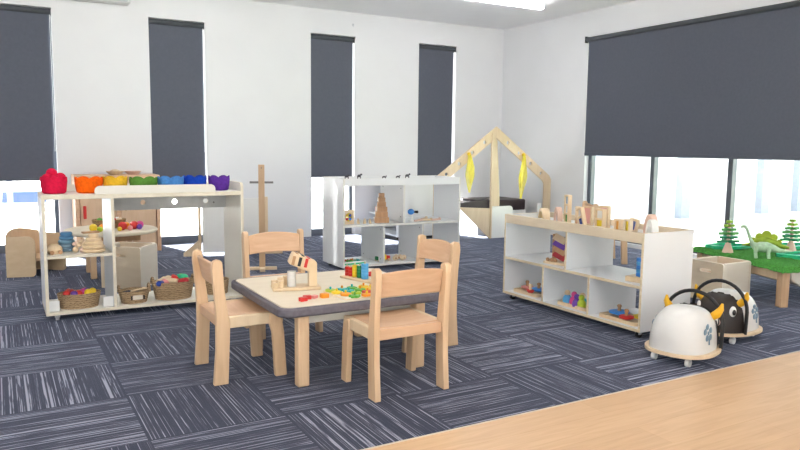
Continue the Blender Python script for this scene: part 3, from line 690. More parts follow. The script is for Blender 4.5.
for k, m in enumerate((DGREEN, YEL, RED)):
    w_ = (.030, .062, .036)[k]; x0 = (-.068, -.034, .032)[k]
    p = obj('carriage', MB().box(x0, -.022, .012, x0+w_, .022, (.045, .058, .044)[k]), m, t, .006, label='%s carriage' % ('green', 'yellow', 'red')[k])
    for yy in (-.026, .018): obj('wheel', MB().cyl((x0+w_/2, yy, .012), (x0+w_/2, yy+.008, .012), .012, n=14), BEECHP, p)
for k, (s, d) in enumerate([(.535, .10), (.567, .12), (.600, .09), (.632, .115), (.582, .16), (.615, .155)]):
    x, y = onM(s, d)
    t = thing('wooden_bead', 'brown wooden bead with holes, %s' % ['nearest the train', 'second right of the train', 'third right of the train', 'farthest right of the train', 'in the back pair, left', 'in the back pair, right'][k], 'wooden bead', (x, y, MBOT), R(20*k), 'wooden beads in the bottom middle bay')
    obj('bead_body', MB().ball((0, 0, .021), .021, n=16), BEECHP, t); obj('bead_hole', MB().cyl((0, -.0215, .022), (0, -.015, .022), .008, n=12), BEECHD, t)

# ------------------------------------------------------------------ left shop-counter shelf
LX, LY, LL, LD = .21, 4.445, 1.165, .40
T = .018
t = thing('counter_shelf', 'cream play-shop counter shelf at left with rainbow bowls on top', 'shelf unit', (LX, LY, 0))
CE = [LAMC, plain('cream_edge', (.74, .68, .55), .5)]
LW = [LAM, CE[1]]
Z0, Zm, Zt = .038, .385, .735
obj('bottom_panel', MB().box(0, 0, Z0, LL, LD, Z0+T, thin=2, edge=1), CE, t, .002)
obj('top_panel', MB().box(0, 0, Zt-.026, LL-T, LD, Zt, thin=2, edge=1), CE, t, .003)
obj('side_panel', MB().box(0, 0, Z0+T, T, LD, Zt-.026, thin=0, edge=1), LW, t, .002)
obj('side_panel', MB().plate(rr(0, Z0+T, LD, .79, (0, 0, .03, .03)), T, M=Matrix.Translation((LL, 0, 0)) @ Matrix.Rotation(R(90), 4, 'Z'), edge=1), CE, t, .002)
DX = .365
obj('divider', MB().box(DX, 0, Z0+T, DX+T, LD, Zt-.026, thin=0, edge=1), LW, t, .002)
obj('middle_shelf', MB().box(T, .004, Zm-T, DX, LD, Zm, thin=2, edge=1), CE, t, .002)
obj('front_rail', MB().plate(rr(.28, Zt, .985, .783, (0, 0, .03, .03)), .016, edge=1), CE, t, .002)
obj('back_rail', MB().plate(rr(.03, Zt, LL-.001, .775, (0, 0, .0, .03)), .016, M=Matrix.Translation((0, LD-.016, 0)), edge=1), CE, t, .002)
hol = [circ(.816-LX, .652, .016), circ(1.017-LX, .652, .018), circ(1.221-LX, .652, .017)]
cp = obj('counter_panel', MB().plate([(DX+T, .605), (LL, .605), (LL, Zt-.026), (DX+T, Zt-.026)], .016, hol, M=Matrix.Translation((0, LD-.05, 0)), edge=1), [plain('grey_panel', (.60, .60, .585), .45), CE[1]], t)
for x_, z_b in ((DX+.03, .63), (DX+.20, .69), (DX+.46, .69), (DX+.70, .64)): obj('bolt_cap', MB().cyl((x_, LD-.0525, z_b), (x_, LD-.049, z_b), .006, n=10), STEEL, cp)
for x_ in (T, DX-.055): obj('corner_bracket', MB().box(x_, .03, Z0+T, x_+.055, .034, Z0+T+.062).box(x_, .03, Z0+T, x_+.055, .12, Z0+T+.004), WHITEP, t, .001)
for x_ in (.06, LL-.06):
    for y_ in (.045, LD-.045): caster(x_, y_, Z0, t, GREYC)

FELT = lambda n, c: plain('felt_'+n, c, .9, .1, .12, 70, .35)
def bowl(x, y, m, R0, h, name_lab, n=6, petals=False):
    t = thing('scalloped_bowl', name_lab, 'bowl', (x, y, Zt), 0, 'rainbow scalloped bowls along the counter')
    def fn(j, r, z, a):
        w_ = z/h; s_ = abs(math.cos(n*a/2+.6))
        return r*(1-.06*w_*(1-s_)), z*(1-.20*(1-s_**.6)) if z > h*.5 else z
    prof = [(0, 0), (R0*.78, 0), (R0*.90, h*.08), (R0*.97, h*.4), (R0*1.02, h*.75), (R0, h), (R0*.90, h), (R0*.88, h*.7), (R0*.80, h*.2), (0, h*.14)]
    obj('bowl_wall', MB().lathe(prof, 84, fn=fn), m, t)
    return t
FR, FO, FY_, FG, FLB, FB, FP = FELT('red', (.60, .012, .055)), FELT('orange', (.86, .13, .006)), FELT('yellow', (.72, .43, .03)), FELT('green', (.10, .24, .04)), FELT('light_blue', (.075, .24, .58)), FELT('blue', (.010, .055, .42)), FELT('purple', (.11, .035, .30))
by = LY+.16
for (x, m, r, h, l) in [(.288, FR, .072, .098, 'red scalloped bowl with round balls inside, leftmost on the counter'), (.477, FO, .078, .096, 'orange scalloped bowl, second from the left on the counter'), (.625, FY_, .070, .098, 'yellow scalloped bowl between the orange and green ones'),
                       (.79, FG, .082, .092, 'green scalloped bowl between the yellow and light blue ones'), (.955, FLB, .080, .094, 'light blue scalloped bowl left of the deep blue one'), (1.107, FB, .072, .098, 'deep blue scalloped bowl second from the right'), (1.262, FP, .068, .096, 'purple scalloped bowl, rightmost on the counter')]:
    bowl(x, by, m, r, h, l)
for k, (dx, dy, dz, r, cn) in enumerate([(-.008, .022, .128, .031, 'topmost'), (.036, -.004, .104, .030, 'right-hand'), (-.036, -.010, .100, .029, 'left-hand'), (.0, -.036, .094, .029, 'front')]):
    tag(obj('felt_ball', MB().ball((0, 0, 0), r), FR, loc=(.288+dx, by+dy, Zt+dz-.012)), '%s red felt ball in the leftmost red bowl' % cn, 'ball', 'red felt balls in the red bowl')

# toys on its small shelf
def stack(x, y, z, rad, h, m, label, lab2):
    t = thing('stacking_rings', label, 'stacking toy', (x, y, z))
    zz = 0
    for k, r in enumerate(rad):
        obj('ring', MB().lathe([(0, zz), (r*.85, zz), (r, zz+h*.3), (r, zz+h*.7), (r*.85, zz+h), (0, zz+h)], 26), m[k] if isinstance(m, list) else m, t); zz += h*.97
    return t
stack(.345, LY+.20, Zm, [.050, .048, .046, .040, .034], .0235, [GREYB, GREYB, colr('dusty_blue', (.16, .30, .42)), colr('mid_dusty_blue', (.10, .27, .48)), colr('mid_dusty_blue', (.10, .27, .48))], 'blue stacked wooden pebbles on the small counter shelf', None)
stack(.483, LY+.09, Zm, [.066, .064, .054, .046, .030], .0225, TOYW, 'natural wood stacked pebbles beside the shelf divider', None)
t = thing('wooden_tortoise', 'wooden push-along tortoise at the left end of the counter shelf', 'toy animal', (.272, LY+.10, Zm), R(10))
obj('shell', MB().ball((0, 0, .024), .038, (1.15, .8, .92), n=22), TOYW, t)
obj('head', MB().ball((-.048, 0, .026), .015, (1.2, 1, 1), n=12), BEECHP, t)
for s_ in (-1, 1):
    for xx in (-.022, .024): obj('wheel', MB().cyl((xx, s_*.028, .012), (xx, s_*.038, .012), .012, n=14), BEECHD, t)
t = thing('wooden_rattle', 'jumble of wooden beads on a cord between the pebble stacks', 'rattle', (.410, LY+.10, Zm))
for k, (dx, dy, dz, r) in enumerate([(-.025, 0, .018, .018), (.010, -.01, .016, .016), (-.005, .015, .044, .017), (.022, .01, .040, .015), (-.028, .02, .048, .013), (.006, -.004, .066, .013)]):
    obj('bead', MB().ball((dx, dy, dz), r, n=14), [TOYW, PINKW, BEECHP][k % 3], t)

# baskets on the counter's bottom board
ZB = Z0+T
def basket(x, y, z, rx, ry, h, label, m=BASKET, handles=False, flare=1.12):
    t = thing('woven_basket', label, 'basket', (x, y, z))
    n = 11; out = []; inn = []
    for k in range(n):
        u = k/(n-1); r = 1/flare+(1-1/flare)*u
        out += [(r*1.0+.0, u*h-.002), (r*1.03, u*h+h/n*.4)]
    prof = [(0, 0)] + out + [(1.0, h+.008), (.94, h), (.88, h*.5), (.80, .012), (0, .010)]
    obj('basket_wall', MB().lathe([(max(r, 0), max(zz, 0)) for r, zz in prof], 44, sx=rx, sy=ry), m, t)
    if handles:
        for s_ in (-1, 1):
            pts = [(s_*rx*.98, ry*.45*math.cos(a), h*.9+.045*math.sin(a)) for a in [PI*k/10 for k in range(11)]]
            obj('handle', MB().tube(pts, .007, 8), m, t)
    return t
def fruit(x, y, z, r, m, label, group):
    t = thing('toy_fruit', label, 'toy fruit', (x, y, z), 0, group)
    obj('flesh', MB().lathe([(0, .12*r), (.35*r, 0), (.85*r, .35*r), (r, .9*r), (.85*r, 1.5*r), (.4*r, 1.82*r), (0, 1.66*r)], 18), m, t)
    obj('stem', MB().cyl((0, 0, 1.66*r), (.1*r, 0, 2.05*r), .0025, n=6), BEECHD, t)
    return t
b1 = (.395, LY+.105)
basket(*b1, ZB, .118, .080, .082, 'oval seagrass basket of red and yellow fruit under the small shelf', flare=1.15)
place = ['left end, red', 'second from the left, dark red', 'third along, red', 'centre front, dark purple', 'fourth along, pink', 'fifth along, yellow', 'right end, yellow', 'at the back, red', 'at the back right, purple']
for k, (dx, dy, m) in enumerate([(-.070, -.02, RED), (-.038, .015, DRED), (-.005, -.030, RED), (-.030, -.040, PURP), (.022, .01, MAG), (.048, -.02, YEL), (.075, .01, YEL), (-.055, .035, RED), (.035, .04, PURP)]):
    fruit(b1[0]+dx, b1[1]+dy, ZB+.066, .022, m, 'toy fruit in the oval basket, %s' % place[k], 'fruit in the oval basket')
b2 = (.705, LY+.10)
basket(*b2, ZB, .090, .075, .070, 'round seagrass basket with a pale tag, left of the fullest basket', flare=1.22, handles=True)
tag(obj('fabric_square', MB().box(-.05, -.04, 0, .04, .03, .022), plain('slate_cloth', (.07, .075, .11), .9), bevel=.008, loc=(b2[0]-.012, b2[1]+.015, ZB+.046), rotz=R(20)), 'folded dark cloth in the round basket', 'cloth')
tag(obj('wooden_spoon', MB().cyl((-.05, 0, .008), (.03, 0, .010), .006).ball((.045, 0, .011), .016, (1.3, 1, .6), n=12), TOYW, loc=(b2[0]+.022, b2[1]-.01, ZB+.066), rotz=R(25)), 'pale wooden spoon in the round basket', 'spoon')
t = thing('basket_tag', 'pale card tag tied on the round basket\'s front', 'tag', (b2[0]+.008, b2[1]-.086, ZB+.030))
obj('card', MB().box(-.028, -.002, 0, .028, .001, .026), plain('pale_card', (.78, .72, .62), .7), t)
for s_ in (-1, 1): obj('toggle', MB().box(s_*.036-.004, -.004, .0, s_*.036+.004, .002, .024), BLACK, t, .001)
b3 = (.945, LY+.115)
basket(*b3, ZB, .128, .095, .105, 'large seagrass basket heaped with mixed toys behind the left chair', flare=1.18, handles=True)
tl = ['pink', 'wooden', 'red', 'pale wooden', 'green', 'blue', 'cream', 'dark red', 'brown', 'bright green']
for k, (dx, dy, dz, m) in enumerate([(-.045, -.01, .088, PINKC), (-.07, .03, .085, TOYW), (.012, .012, .100, RED), (-.01, -.035, .092, TOYW), (.065, .01, .105, GREENP), (-.075, -.025, .080, DBLUE), (-.02, .045, .095, BEECHP), (.035, -.045, .088, DRED), (.06, -.03, .085, BEECHD), (.05, .05, .092, GREEN)]):
    if k % 2 == 0: b = MB().ball((0, 0, 0), .026, (1.25, 1, .8), n=14).ball((.028, 0, .008), .014, n=10)
    else: b = MB().cyl((-.034, 0, 0), (.034, 0, .006), .016).ball((.036, 0, .006), .019, n=12)
    tag(obj('toy_piece', b, m, loc=(b3[0]+dx, b3[1]+dy, ZB+dz+.022), rotz=R(47*k)), '%s toy in the large heaped basket, %s' % (tl[k], ['front left', 'back left', 'middle', 'front middle', 'right, on top', 'far left', 'back', 'front right', 'right rim', 'back right'][k]), 'toy', 'mixed toys in the large basket')
b4 = (1.225, LY+.15)
basket(*b4, ZB, .085, .085, .085, 'plain seagrass basket at the counter\'s right end', flare=1.12)

# ------------------------------------------------------------------ play kitchen, round table, boxes behind the counter
t = thing('play_cupboard', 'wooden play cupboard with a red handle against the window wall', 'cupboard', (.985, 7.21, 0))
KW = .375
obj('carcass', MB().box(-KW, -.16, 0, -KW+.035, .17, .70).box(KW-.035, -.16, 0, KW, .17, .70).box(-KW, -.162, .70, KW, .17, .735).box(-KW+.035, .15, .05, KW-.035, .17, .70).box(-KW+.035, -.158, .0, KW-.035, .17, .05).box(-.02, -.155, .05, .02, .15, .70), BEECHH, t, .003)
for s_ in (-1, 1):
    d = obj('door', MB().box(-.155, -.150, .06, .155, -.135, .69), wood('door_wood', (.64, .44, .28), (.70, .50, .34), (20, 20, 3)), t, .003, loc=(s_*.178, 0, 0))
    if s_ < 0: obj('door_handle', MB().box(-.132, -.172, .335, -.106, -.149, .455), RED, d, .005, label='red door handle')
    else: obj('door_handle', MB().box(-.128, -.172, .40, -.108, -.149, .52), BEECHD, d, .005)
for k, (x, r, l) in enumerate([(.97, .085, 'left'), (1.13, .080, 'right')]):
    t = thing('wooden_dish', '%s pale wooden dish on top of the play cupboard' % l, 'dish', (x, 7.14, .735), 0, 'pale dishes on the play cupboard')
    obj('dish_bowl', MB().lathe([(0, 0), (r*.55, 0), (r, .036), (r*.94, .036), (r*.5, .008), (0, .008)], 30), PINKW if k else TOYW, t)
tag(obj('toy_bread', MB().ball((0, 0, .022), .03, (1.6, 1, .75)), TOYW, loc=(.97, 7.14, .744)), 'bread-shaped wooden toy in the left dish', 'toy food')
t = thing('round_table', 'low round cream table with toy food, behind the counter shelf', 'table', (.765, 5.93, 0))
obj('tabletop', MB().lathe([(0, .335), (.335, .335), (.345, .345), (.345, .355), (.338, .362), (0, .362)], 56), MAPLE, t)
for a in (45, 135, 225, 315):
    x, y = .22*math.cos(R(a)), .22*math.sin(R(a)); obj('leg', MB().box(x-.022, y-.022, 0, x+.022, y+.022, .335), BEECH, t, .006)
obj('apron', flatb(rr(-.19, -.19, .19, .19, .01), .285, .335, [rr(-.172, -.172, .172, .172, .005)]), BEECHD, t)
bz = .362
basket(.76, 6.00, bz, .125, .085, .062, 'dark willow basket of toy fruit on the round table', BASKETD, flare=1.15)
for k, (dx, dy, m, cn) in enumerate([(-.07, 0, GREEN, 'green'), (-.02, -.02, ORANGE, 'orange'), (.03, .01, RED, 'red'), (.075, -.01, BEECHP, 'tan'), (.0, .04, YEL, 'yellow'), (.07, .04, WHITEP, 'white')]):
    fruit(.76+dx, 6.0+dy, bz+.035, .025, m, '%s toy fruit in the dark basket' % cn, 'fruit in the dark basket')
for k, (x, y, r, m, l) in enumerate([(.62, 5.80, .030, YEL, 'yellow toy fruit left on the round table'), (.69, 5.84, .026, ORANGE, 'orange toy fruit in front of the dark basket'), (.83, 5.80, .034, RED, 'red toy fruit in the middle pile on the round table'), (.865, 5.86, .030, ORANGE, 'orange toy fruit behind the red one on the round table'),
                                (.92, 5.83, .034, RED, 'large red toy fruit right of the pile'), (.975, 5.90, .030, MAG, 'magenta toy fruit farthest right on the round table'), (.955, 5.80, .022, PURP, 'small purple toy fruit at the table edge'), (.80, 5.74, .018, YEL, 'small yellow toy fruit nearest the table edge'), (.88, 5.76, .020, PINKC, 'small pink toy fruit near the table edge'), (.66, 5.74, .022, LIME, 'lime toy fruit at the table\'s near edge')]):
    fruit(x, y, bz, r, m, l, 'toy fruit scattered on the round table')
tag(obj('chopping_board', flatb(rr(-.06, -.03, .06, .03, .01), 0, .012), BEECHD, bevel=.002, loc=(.59, 5.71, bz), rotz=R(8)), 'small dark board on the round table\'s left', 'board')

CREAM = wood('cream_ply', (.70, .58, .43), (.76, .645, .49), (4, 4, 16))
CREAML = wood('pale_cream_panel', (.76, .69, .58), (.80, .74, .64), (4, 4, 16))
def box_chair(loc, rz, W, D, Hh, label):
    t = thing('cube_chair', label, 'cube chair', loc, rz, 'cream box chairs with slot handles')
    T = .018
    slot = rr(-.045, Hh-.075, .045, Hh-.050, .012, 5)
    Mx = Matrix.Rotation(R(90), 4, 'Z')
    for s_, mm in ((-1, [CREAM, CREAML]), (1, [CREAM, CREAML])):
        obj('side_panel', MB().plate(rr(-D/2, 0, D/2, Hh, (0, 0, .02, .02)), T, [slot], M=Matrix.Translation((s_*(W/2-T/2)+T/2, 0, 0)) @ Mx, edge=1), mm, t, .002)
    obj('front_panel', MB().box(-W/2+T, -D/2, 0, W/2-T, -D/2+T, Hh, thin=1, edge=1), [CREAML, CREAML], t, .004)
    obj('back_panel', MB().box(-W/2+T, D/2-T, 0, W/2-T, D/2, Hh, thin=1, edge=1), [CREAML, CREAML], t, .004)
    obj('seat', MB().box(-W/2+T, -D/2+T, .15, W/2-T, D/2-T, .168), BEECHH, t)
    return t
box_chair((4.355, 3.115, 0), 0, .305, .27, .272, 'cream box chair with a slot handle behind the ride-on cows')
box_chair((.815, 5.40, 0), R(53), .26, .30, .30, 'cream box chair with a slot handle, seen through the counter shelf')

# wooden cube chair far left
CO = Vector((.235, 6.23, 0))
t = thing('cube_chair', 'beech cube chair with rounded sides in front of the far-left window', 'cube chair', CO)
TAN = wood('tan_side', (.62, .46, .29), (.69, .53, .35), (8, 8, 16))
def seg(p, q): 
    p = Vector((*p, 0))-CO; q = Vector((*q, 0))-CO; d = q-p
    return d.length, Matrix.Translation(p) @ Matrix.Rotation(math.atan2(d.y, d.x), 4, 'Z')
L_, M_ = seg((.030, 6.105), (.228, 6.06)); obj('side_panel', MB().plate(rr(0, 0, L_, .312, (.0, .03, .055, .02)), .02, M=M_), TAN, t, .006)
L_, M_ = seg((.275, 6.43), (.445, 6.26)); obj('side_panel', MB().plate(rr(0, 0, L_, .305, (.0, .03, .05, .02)), .02, M=M_), TAN, t, .006)
n = 14; b = MB(); bm = b.bm; F, B = [], []
P0, P1, P2 = Vector((.032, 6.125, 0)), Vector((.06, 6.46, 0)), Vector((.278, 6.43, 0))
for i in range(n+1):
    u = i/n; q = P0*(1-u)**2+P1*2*u*(1-u)+P2*u*u-CO; dq = ((P1-P0)*(1-u)+(P2-P1)*u).normalized(); nn = Vector((dq.y, -dq.x, 0))*.016
    zt = .322+.030*math.sin(PI*u)
    F.append((bm.verts.new(q+nn+Vector((0,0,.0))), bm.verts.new(q+nn+Vector((0,0,zt))))); B.append((bm.verts.new(q), bm.verts.new(q+Vector((0,0,zt)))))
for i in range(n):
    bm.faces.new((F[i][0], F[i+1][0], F[i+1][1], F[i][1])); bm.faces.new((B[i][0], B[i][1], B[i+1][1], B[i+1][0])); bm.faces.new((F[i][1], F[i+1][1], B[i+1][1], B[i][1])); bm.faces.new((F[i][0], B[i][0], B[i+1][0], F[i+1][0]))
bm.faces.new((F[0][0], F[0][1], B[0][1], B[0][0])); bm.faces.new((F[n][0], B[n][0], B[n][1], F[n][1]))
obj('backrest', b, BEECH, t, .003)
obj('seat', flatb([(p[0]-CO.x, p[1]-CO.y) for p in ((.055, 6.125), (.232, 6.085), (.425, 6.265), (.275, 6.41), (.12, 6.36))], .115, .135), BEECH, t, .004)

# white screen with timber foot
t = thing('freestanding_screen', 'white panel screen on triangular timber feet behind the counter shelf', 'screen', (1.62, 6.55, 0), R(-12))
obj('panel', MB().box(.015, -.006, .03, .585, .006, .535), WHITEP, t, .004)
for x in (-.012, .60):
    obj('post', MB().box(x-.014, -.016, .0, x+.014, .016, .545), BEECHP, t, .003)
obj('foot', MB().plate([(-.16, 0), (-.16, .03), (-.02, .15), (-.02, 0)], .03, M=Matrix.Translation((0, -.015, 0))), BEECHP, t, .003)
obj('foot', MB().plate([(.75, 0), (.75, .03), (.612, .15), (.612, 0)], .03, M=Matrix.Translation((0, -.015, 0))), BEECHP, t, .003)

# wooden cross stand
t = thing('wooden_stand', 'slim wooden cross on a stand with a thin metal crossbar, by the wall', 'cross stand', (1.885, 5.60, 0), R(-18))
obj('post', MB().box(-.025, -.014, .02, .025, .014, .872), wood('tan_post', (.55, .36, .21), (.63, .43, .27), (30, 30, 3)), t, .003)
obj('crossbar', MB().cyl((-.095, -.004, .727), (.095, -.004, .727), .009), STEEL, t)
obj('base_board', MB().box(-.12, -.022, 0, .12, .022, .024), BEECHP, t, .003)
obj('base_board', MB().box(-.022, -.12, .0005, .022, .12, .0245), BEECHP, t, .003)
obj('screw', MB().cyl((0, -.017, .845), (0, -.013, .845), .005), STEEL, t)

# ------------------------------------------------------------------ house frame in the corner
HX, HY = 4.92, 6.43
t = thing('house_frame', 'wooden house-shaped cubby frame with padded bench in the room corner', 'play house', (HX, HY, 0))
HZ = 1.268; ex, ez = .825, .69; wd = .105
sl = (HZ-ez)/ex
for s_ in (-1, 1):
    # outline of one half gable: rafter + leg
    o = [(0, HZ), (ex-.035, ez+.025), (ex, ez-.03), (ex, 0), (ex-wd, 0), (ex-wd, ez-.075), (ex-wd-.03, ez-.035), (0, HZ-wd*math.hypot(1, sl))]
    hs = []
    for k in (.20, .40, .61, .81):
        cx = ex*k; cz = HZ-sl*cx-wd*.5*math.hypot(1, sl); hs.append(circ(cx, cz, .021))
    if s_ < 0: o = [(-a, c) for a, c in o][::-1]; hs = [[(-a, c) for a, c in h][::-1] for h in hs]
    obj('gable_side', MB().plate(o, .022, hs), BEECHP, t, .003)
# centre fin board and front post
obj('front_post', MB().box(-.068, -.012, 0, -.048, .012, 1.20), BEECHP, t, .002)
Mf = Matrix.Translation((-.046, .024, 0)) @ Matrix.Rotation(R(8), 4, 'Z')
obj('centre_board', MB().plate([(0, .28), (.145, .28), (.145, .45), (.085, 1.12), (.05, 1.14), (0, 1.12)], .018, M=Mf), BEECHP, t, .002)
# low panels, bench and cushions
obj('low_panel', MB().plate(rr(-.047, .0, .26, .365, (0, 0, .045, 0)), .018), WHITEP, t, .003)
obj('low_panel', MB().plate(rr(.63, .0, .685, .385, (0, 0, 0, .02)), .018), WHITEP, t, .003)
obj('wing_panel', MB().plate([(-.50, .372), (-.068, .345), (-.068, .0)], .018), BEECHP, t, .002, label='pale triangular wing panel')
obj('bench_seat', MB().box(-.02, .30, .0, .70, .80, .28), LAM, t, .004)
obj('cushion', MB().box(-.015, .30, .278, .70, .80, .41), CUSH, t, .02)
obj('cushion', MB().plate([(-.48, .372), (-.07, .345), (-.07, .452), (-.48, .405)], .06, M=Matrix.Translation((0, .019, 0))), CUSH, t, .01)

SCARF = sheer('yellow_chiffon', (.98, .90, .12), .62)
def scarf(px, z0, L, label, sgn):
    t = thing('yellow_scarf', label, 'scarf', (px, HY-.014, z0), 0, 'yellow scarves tied to the house frame')
    n, m = 14, 10
    for nm, wtop, wmid, off in (('front_fold', .018, .062, 0), ('rear_fold', .016, .048, .012)):
        b = MB(); bm = b.bm; G = []
        for j in range(n+1):
            u = j/n; w_ = (wtop+(wmid-wtop)*min(1, u/.45)) * (1 if u < .55 else max(.05, 1-(u-.55)/.45)**.8)
            row = []
            for i in range(m+1):
                v = -1+2*i/m
                row.append(bm.verts.new((v*w_+sgn*.03*u+off*1.5*u*sgn, -.012-.012*math.sin(v*6+u*4)-off, -L*u*(1-.25*(off > 0)))))
            G.append(row)
        for j in range(n):
            for i in range(m): bm.faces.new((G[j][i], G[j][i+1], G[j+1][i+1], G[j+1][i]))
        obj(nm, b, SCARF, t)
    obj('knot', MB().ball((0, -.004, .006), .022, (1, .8, 1), n=12), YEL, t)
scarf(HX-ex*.40-.06, HZ-sl*ex*.40-.085, .42, 'sheer yellow scarf on the house frame\'s left slope', .4)
scarf(HX+ex*.40+.05, HZ-sl*ex*.40-.09, .50, 'sheer yellow scarf on the house frame\'s right slope', -1.0)

# low white display box behind tall shelf
t = thing('display_shelf', 'low white display shelf against the wall behind the tall toy shelf', 'shelf unit', (4.05, 7.05, 0))
obj('back_panel', MB().box(.22, -.30, .03, .235, .34, .62), LAM, t); obj('plinth', MB().box(-.25, -.32, 0, .235, .34, .035), BLACK, t)
for z in (.04, .25, .60): obj('shelf_board', MB().box(-.25, -.32, z, .22, .34, z+.018), LAM, t, .002)
obj('side_panel', MB().box(-.25, -.335, .035, .235, -.32, .62), LAM, t, .002)
for k, (dx, dy, m, cn, h) in enumerate([(-.16, -.26, YEL, 'yellow', .075), (-.06, -.26, GREENP, 'green', .07), (.05, -.25, SKYB, 'blue', .06)]):
    t = thing('toy_cup', '%s cup on top of the low white display shelf' % cn, 'cup', (4.05+dx, 7.05+dy, .618), 0, 'cups on the white display shelf')
    obj('cup_wall', MB().lathe([(0, 0), (.03, 0), (.036, h), (.031, h), (.026, .006), (0, .006)], 22), m, t)
for k, (dx, dy, z, m, cn) in enumerate([(-.20, .16, .268, RED, 'red'), (-.20, .02, .268, PINKC, 'pink'), (-.20, -.12, .268, YEL, 'yellow')]):
    tag(obj('toy_block', MB().box(-.04, -.05, 0, .04, .05, .07), m, bevel=.006, loc=(4.05+dx, 7.05+dy, z)), '%s block inside the low white display shelf' % cn, 'toy block', 'blocks in the display shelf')

# ------------------------------------------------------------------ ride-on cows
def cow(loc, rz, label):
    """heads towards local +X"""
    t = thing('ride_on_cow', label, 'ride-on toy', loc, rz, 'ride-on cows')
    HT = .205; bz = .062; Lh, Wh = .185, .142
    def half(cx):  # keep it egg shaped, blunter at the rear
        return 1
    o = [((Lh+.012)*math.copysign(abs(math.cos(a))**.85, math.cos(a))*(1.0), (Wh+.023)*math.copysign(abs(math.sin(a))**.85, math.sin(a))*(1-.10*math.cos(a))) for a in [2*PI*k/48 for k in range(48)]]
    obj('base_board', flatb(o, .045, bz), BEECHP, t, .005)
    def shell(a0, a1, inflate, name, m):
        b = MB(); bm = b.bm; nu, nv = 44, 14; rows = []
        for j in range(nv+1):
            v = (PI/2)*j/nv
            cz = math.sin(v)**.84; cr = math.cos(v)**.56 if j < nv else 0
            row = []
            for i in range(nu):
                a = 2*PI*i/nu
                ca, sa = math.cos(a), math.sin(a)
                x = Lh*inflate*cr*math.copysign(abs(ca)**.82, ca); y = Wh*inflate*cr*math.copysign(abs(sa)**.82, sa)*(1-.10*ca*cr)
                x0 = max(min(x, a1), a0)
                row.append(bm.verts.new((x0, y if a0 <= x <= a1 else y*.999, bz-.001+HT*inflate*cz*(1-.10*max(0, x)/Lh-.10*(min(0, x)/Lh)**2))))
            rows.append(row)
        for j in range(nv):
            for i in range(nu):
                q = (rows[j][i], rows[j][(i+1)%nu], rows[j+1][(i+1)%nu], rows[j+1][i])
                xs = [w.co.x for w in q]
                if max(xs)-min(xs) < 1e-6 and (abs(xs[0]-a0) < 1e-6 or abs(xs[0]-a1) < 1e-6): continue
                try: bm.faces.new(q)
                except ValueError: pass
        bmesh.ops.remove_doubles(bm, verts=bm.verts, dist=.0006)
        bm.verts.ensure_lookup_table()
        bmesh.ops.delete(bm, geom=[w for w in bm.verts if not w.link_faces], context='VERTS')
        return obj(name, b, m, t)
    shell(-1, 1, 1.0, 'body', SHELL)
    hx = .085
    hd = shell(hx-.005, 1, 1.018, 'face', plain('black_brown_face', (.028, .020, .018), .4))
    obj('nose', MB().ball((Lh*.96, 0, bz+.055), .040, (.5, 1.35, .8)), plain('muzzle_pink', (.62, .42, .36), .5), hd)
    for s_ in (-1, 1):
        e = obj('eye', MB().ball((Lh*.70, s_*.094, bz+.115), .026, (.75, .45, 1.15), rot=Matrix.Rotation(R(s_*-30), 3, 'Z')), WHITEP, hd)
        e2 = obj('pupil', MB().ball((Lh*.70+.008, s_*.105, bz+.114), .014, (.75, .45, 1.1), rot=Matrix.Rotation(R(s_*-30), 3, 'Z')), BLACK, hd)
        pts = [Vector((hx-.012, s_*.098, bz+.150)), Vector((hx-.012, s_*.122, bz+.168)), Vector((hx-.008, s_*.138, bz+.195)), Vector((hx-.002, s_*.142, bz+.222))]
        obj('horn', MB().tube(pts, [.019, .021, .015, .005], 12), plain('horn_yellow', (.80, .44, .02), .45), t)
        # slate flower patch on each flank
        ang = math.radians(90)
        fl = MB()
        cx, cz = -.045, bz+.095
        def yb(x, z):
            v = math.asin(min(1, ((z-bz)/HT)**(1/.84))); cr = math.cos(v)**.56
            u = min(1, abs(x)/(Lh*cr)); ca = u**(1/.82); sa = math.sqrt(max(0, 1-ca*ca))
            return Wh*cr*sa**.82*(1-.10*math.copysign(ca, x)*cr)
        for k in range(5):
            a = R(90+72*k); px, pz = cx+.027*math.cos(a), cz+.027*math.sin(a)
            fl.ball((px, s_*(yb(px, pz)-.001), pz), .0175, (1, .22, 1), n=12)
        fl.ball((cx, s_*(yb(cx, cz)-.001), cz), .010, (1, .35, 1), n=10)
        fl.tube([(cx, s_*(yb(cx, cz-.02)), cz-.02), (cx-.004, s_*(yb(cx, cz-.055)), cz-.055)], .0045, 6)
        obj('flower_patch', fl, GREYB, t)
    # arched handle across the shoulders
    pts = [(hx, -.145, bz-.004), (hx, -.147, bz+.06)] + [(hx+.0, -.148*math.cos(PI*k/18), bz+.115+.150*math.sin(PI*k/18)) for k in range(19)] + [(hx, .147, bz+.06), (hx, .145, bz-.004)]
    obj('handle', MB().tube(pts, .0095, 10), BLACK, t)
    for x, y in ((-.135, -.085), (-.135, .085), (.12, -.095), (.12, .095)):
        c = obj('caster', MB().cyl((x, y, .030), (x, y, .046), .008).box(x-.014, y-.010, .022, x+.012, y+.010, .034), GREYC, t, .002)
        obj('wheel', MB().cyl((x-.004, y-.010, .019), (x-.004, y+.010, .019), .019, n=18), WHITEP, c)
    return t
cow((2.945, 2.278, 0), R(14), 'white ride-on cow nearest the viewer, turned away with its face hidden')
cow((3.48, 2.43, 0), R(180+10), 'white ride-on cow behind, its black face and eye turned to the viewer')

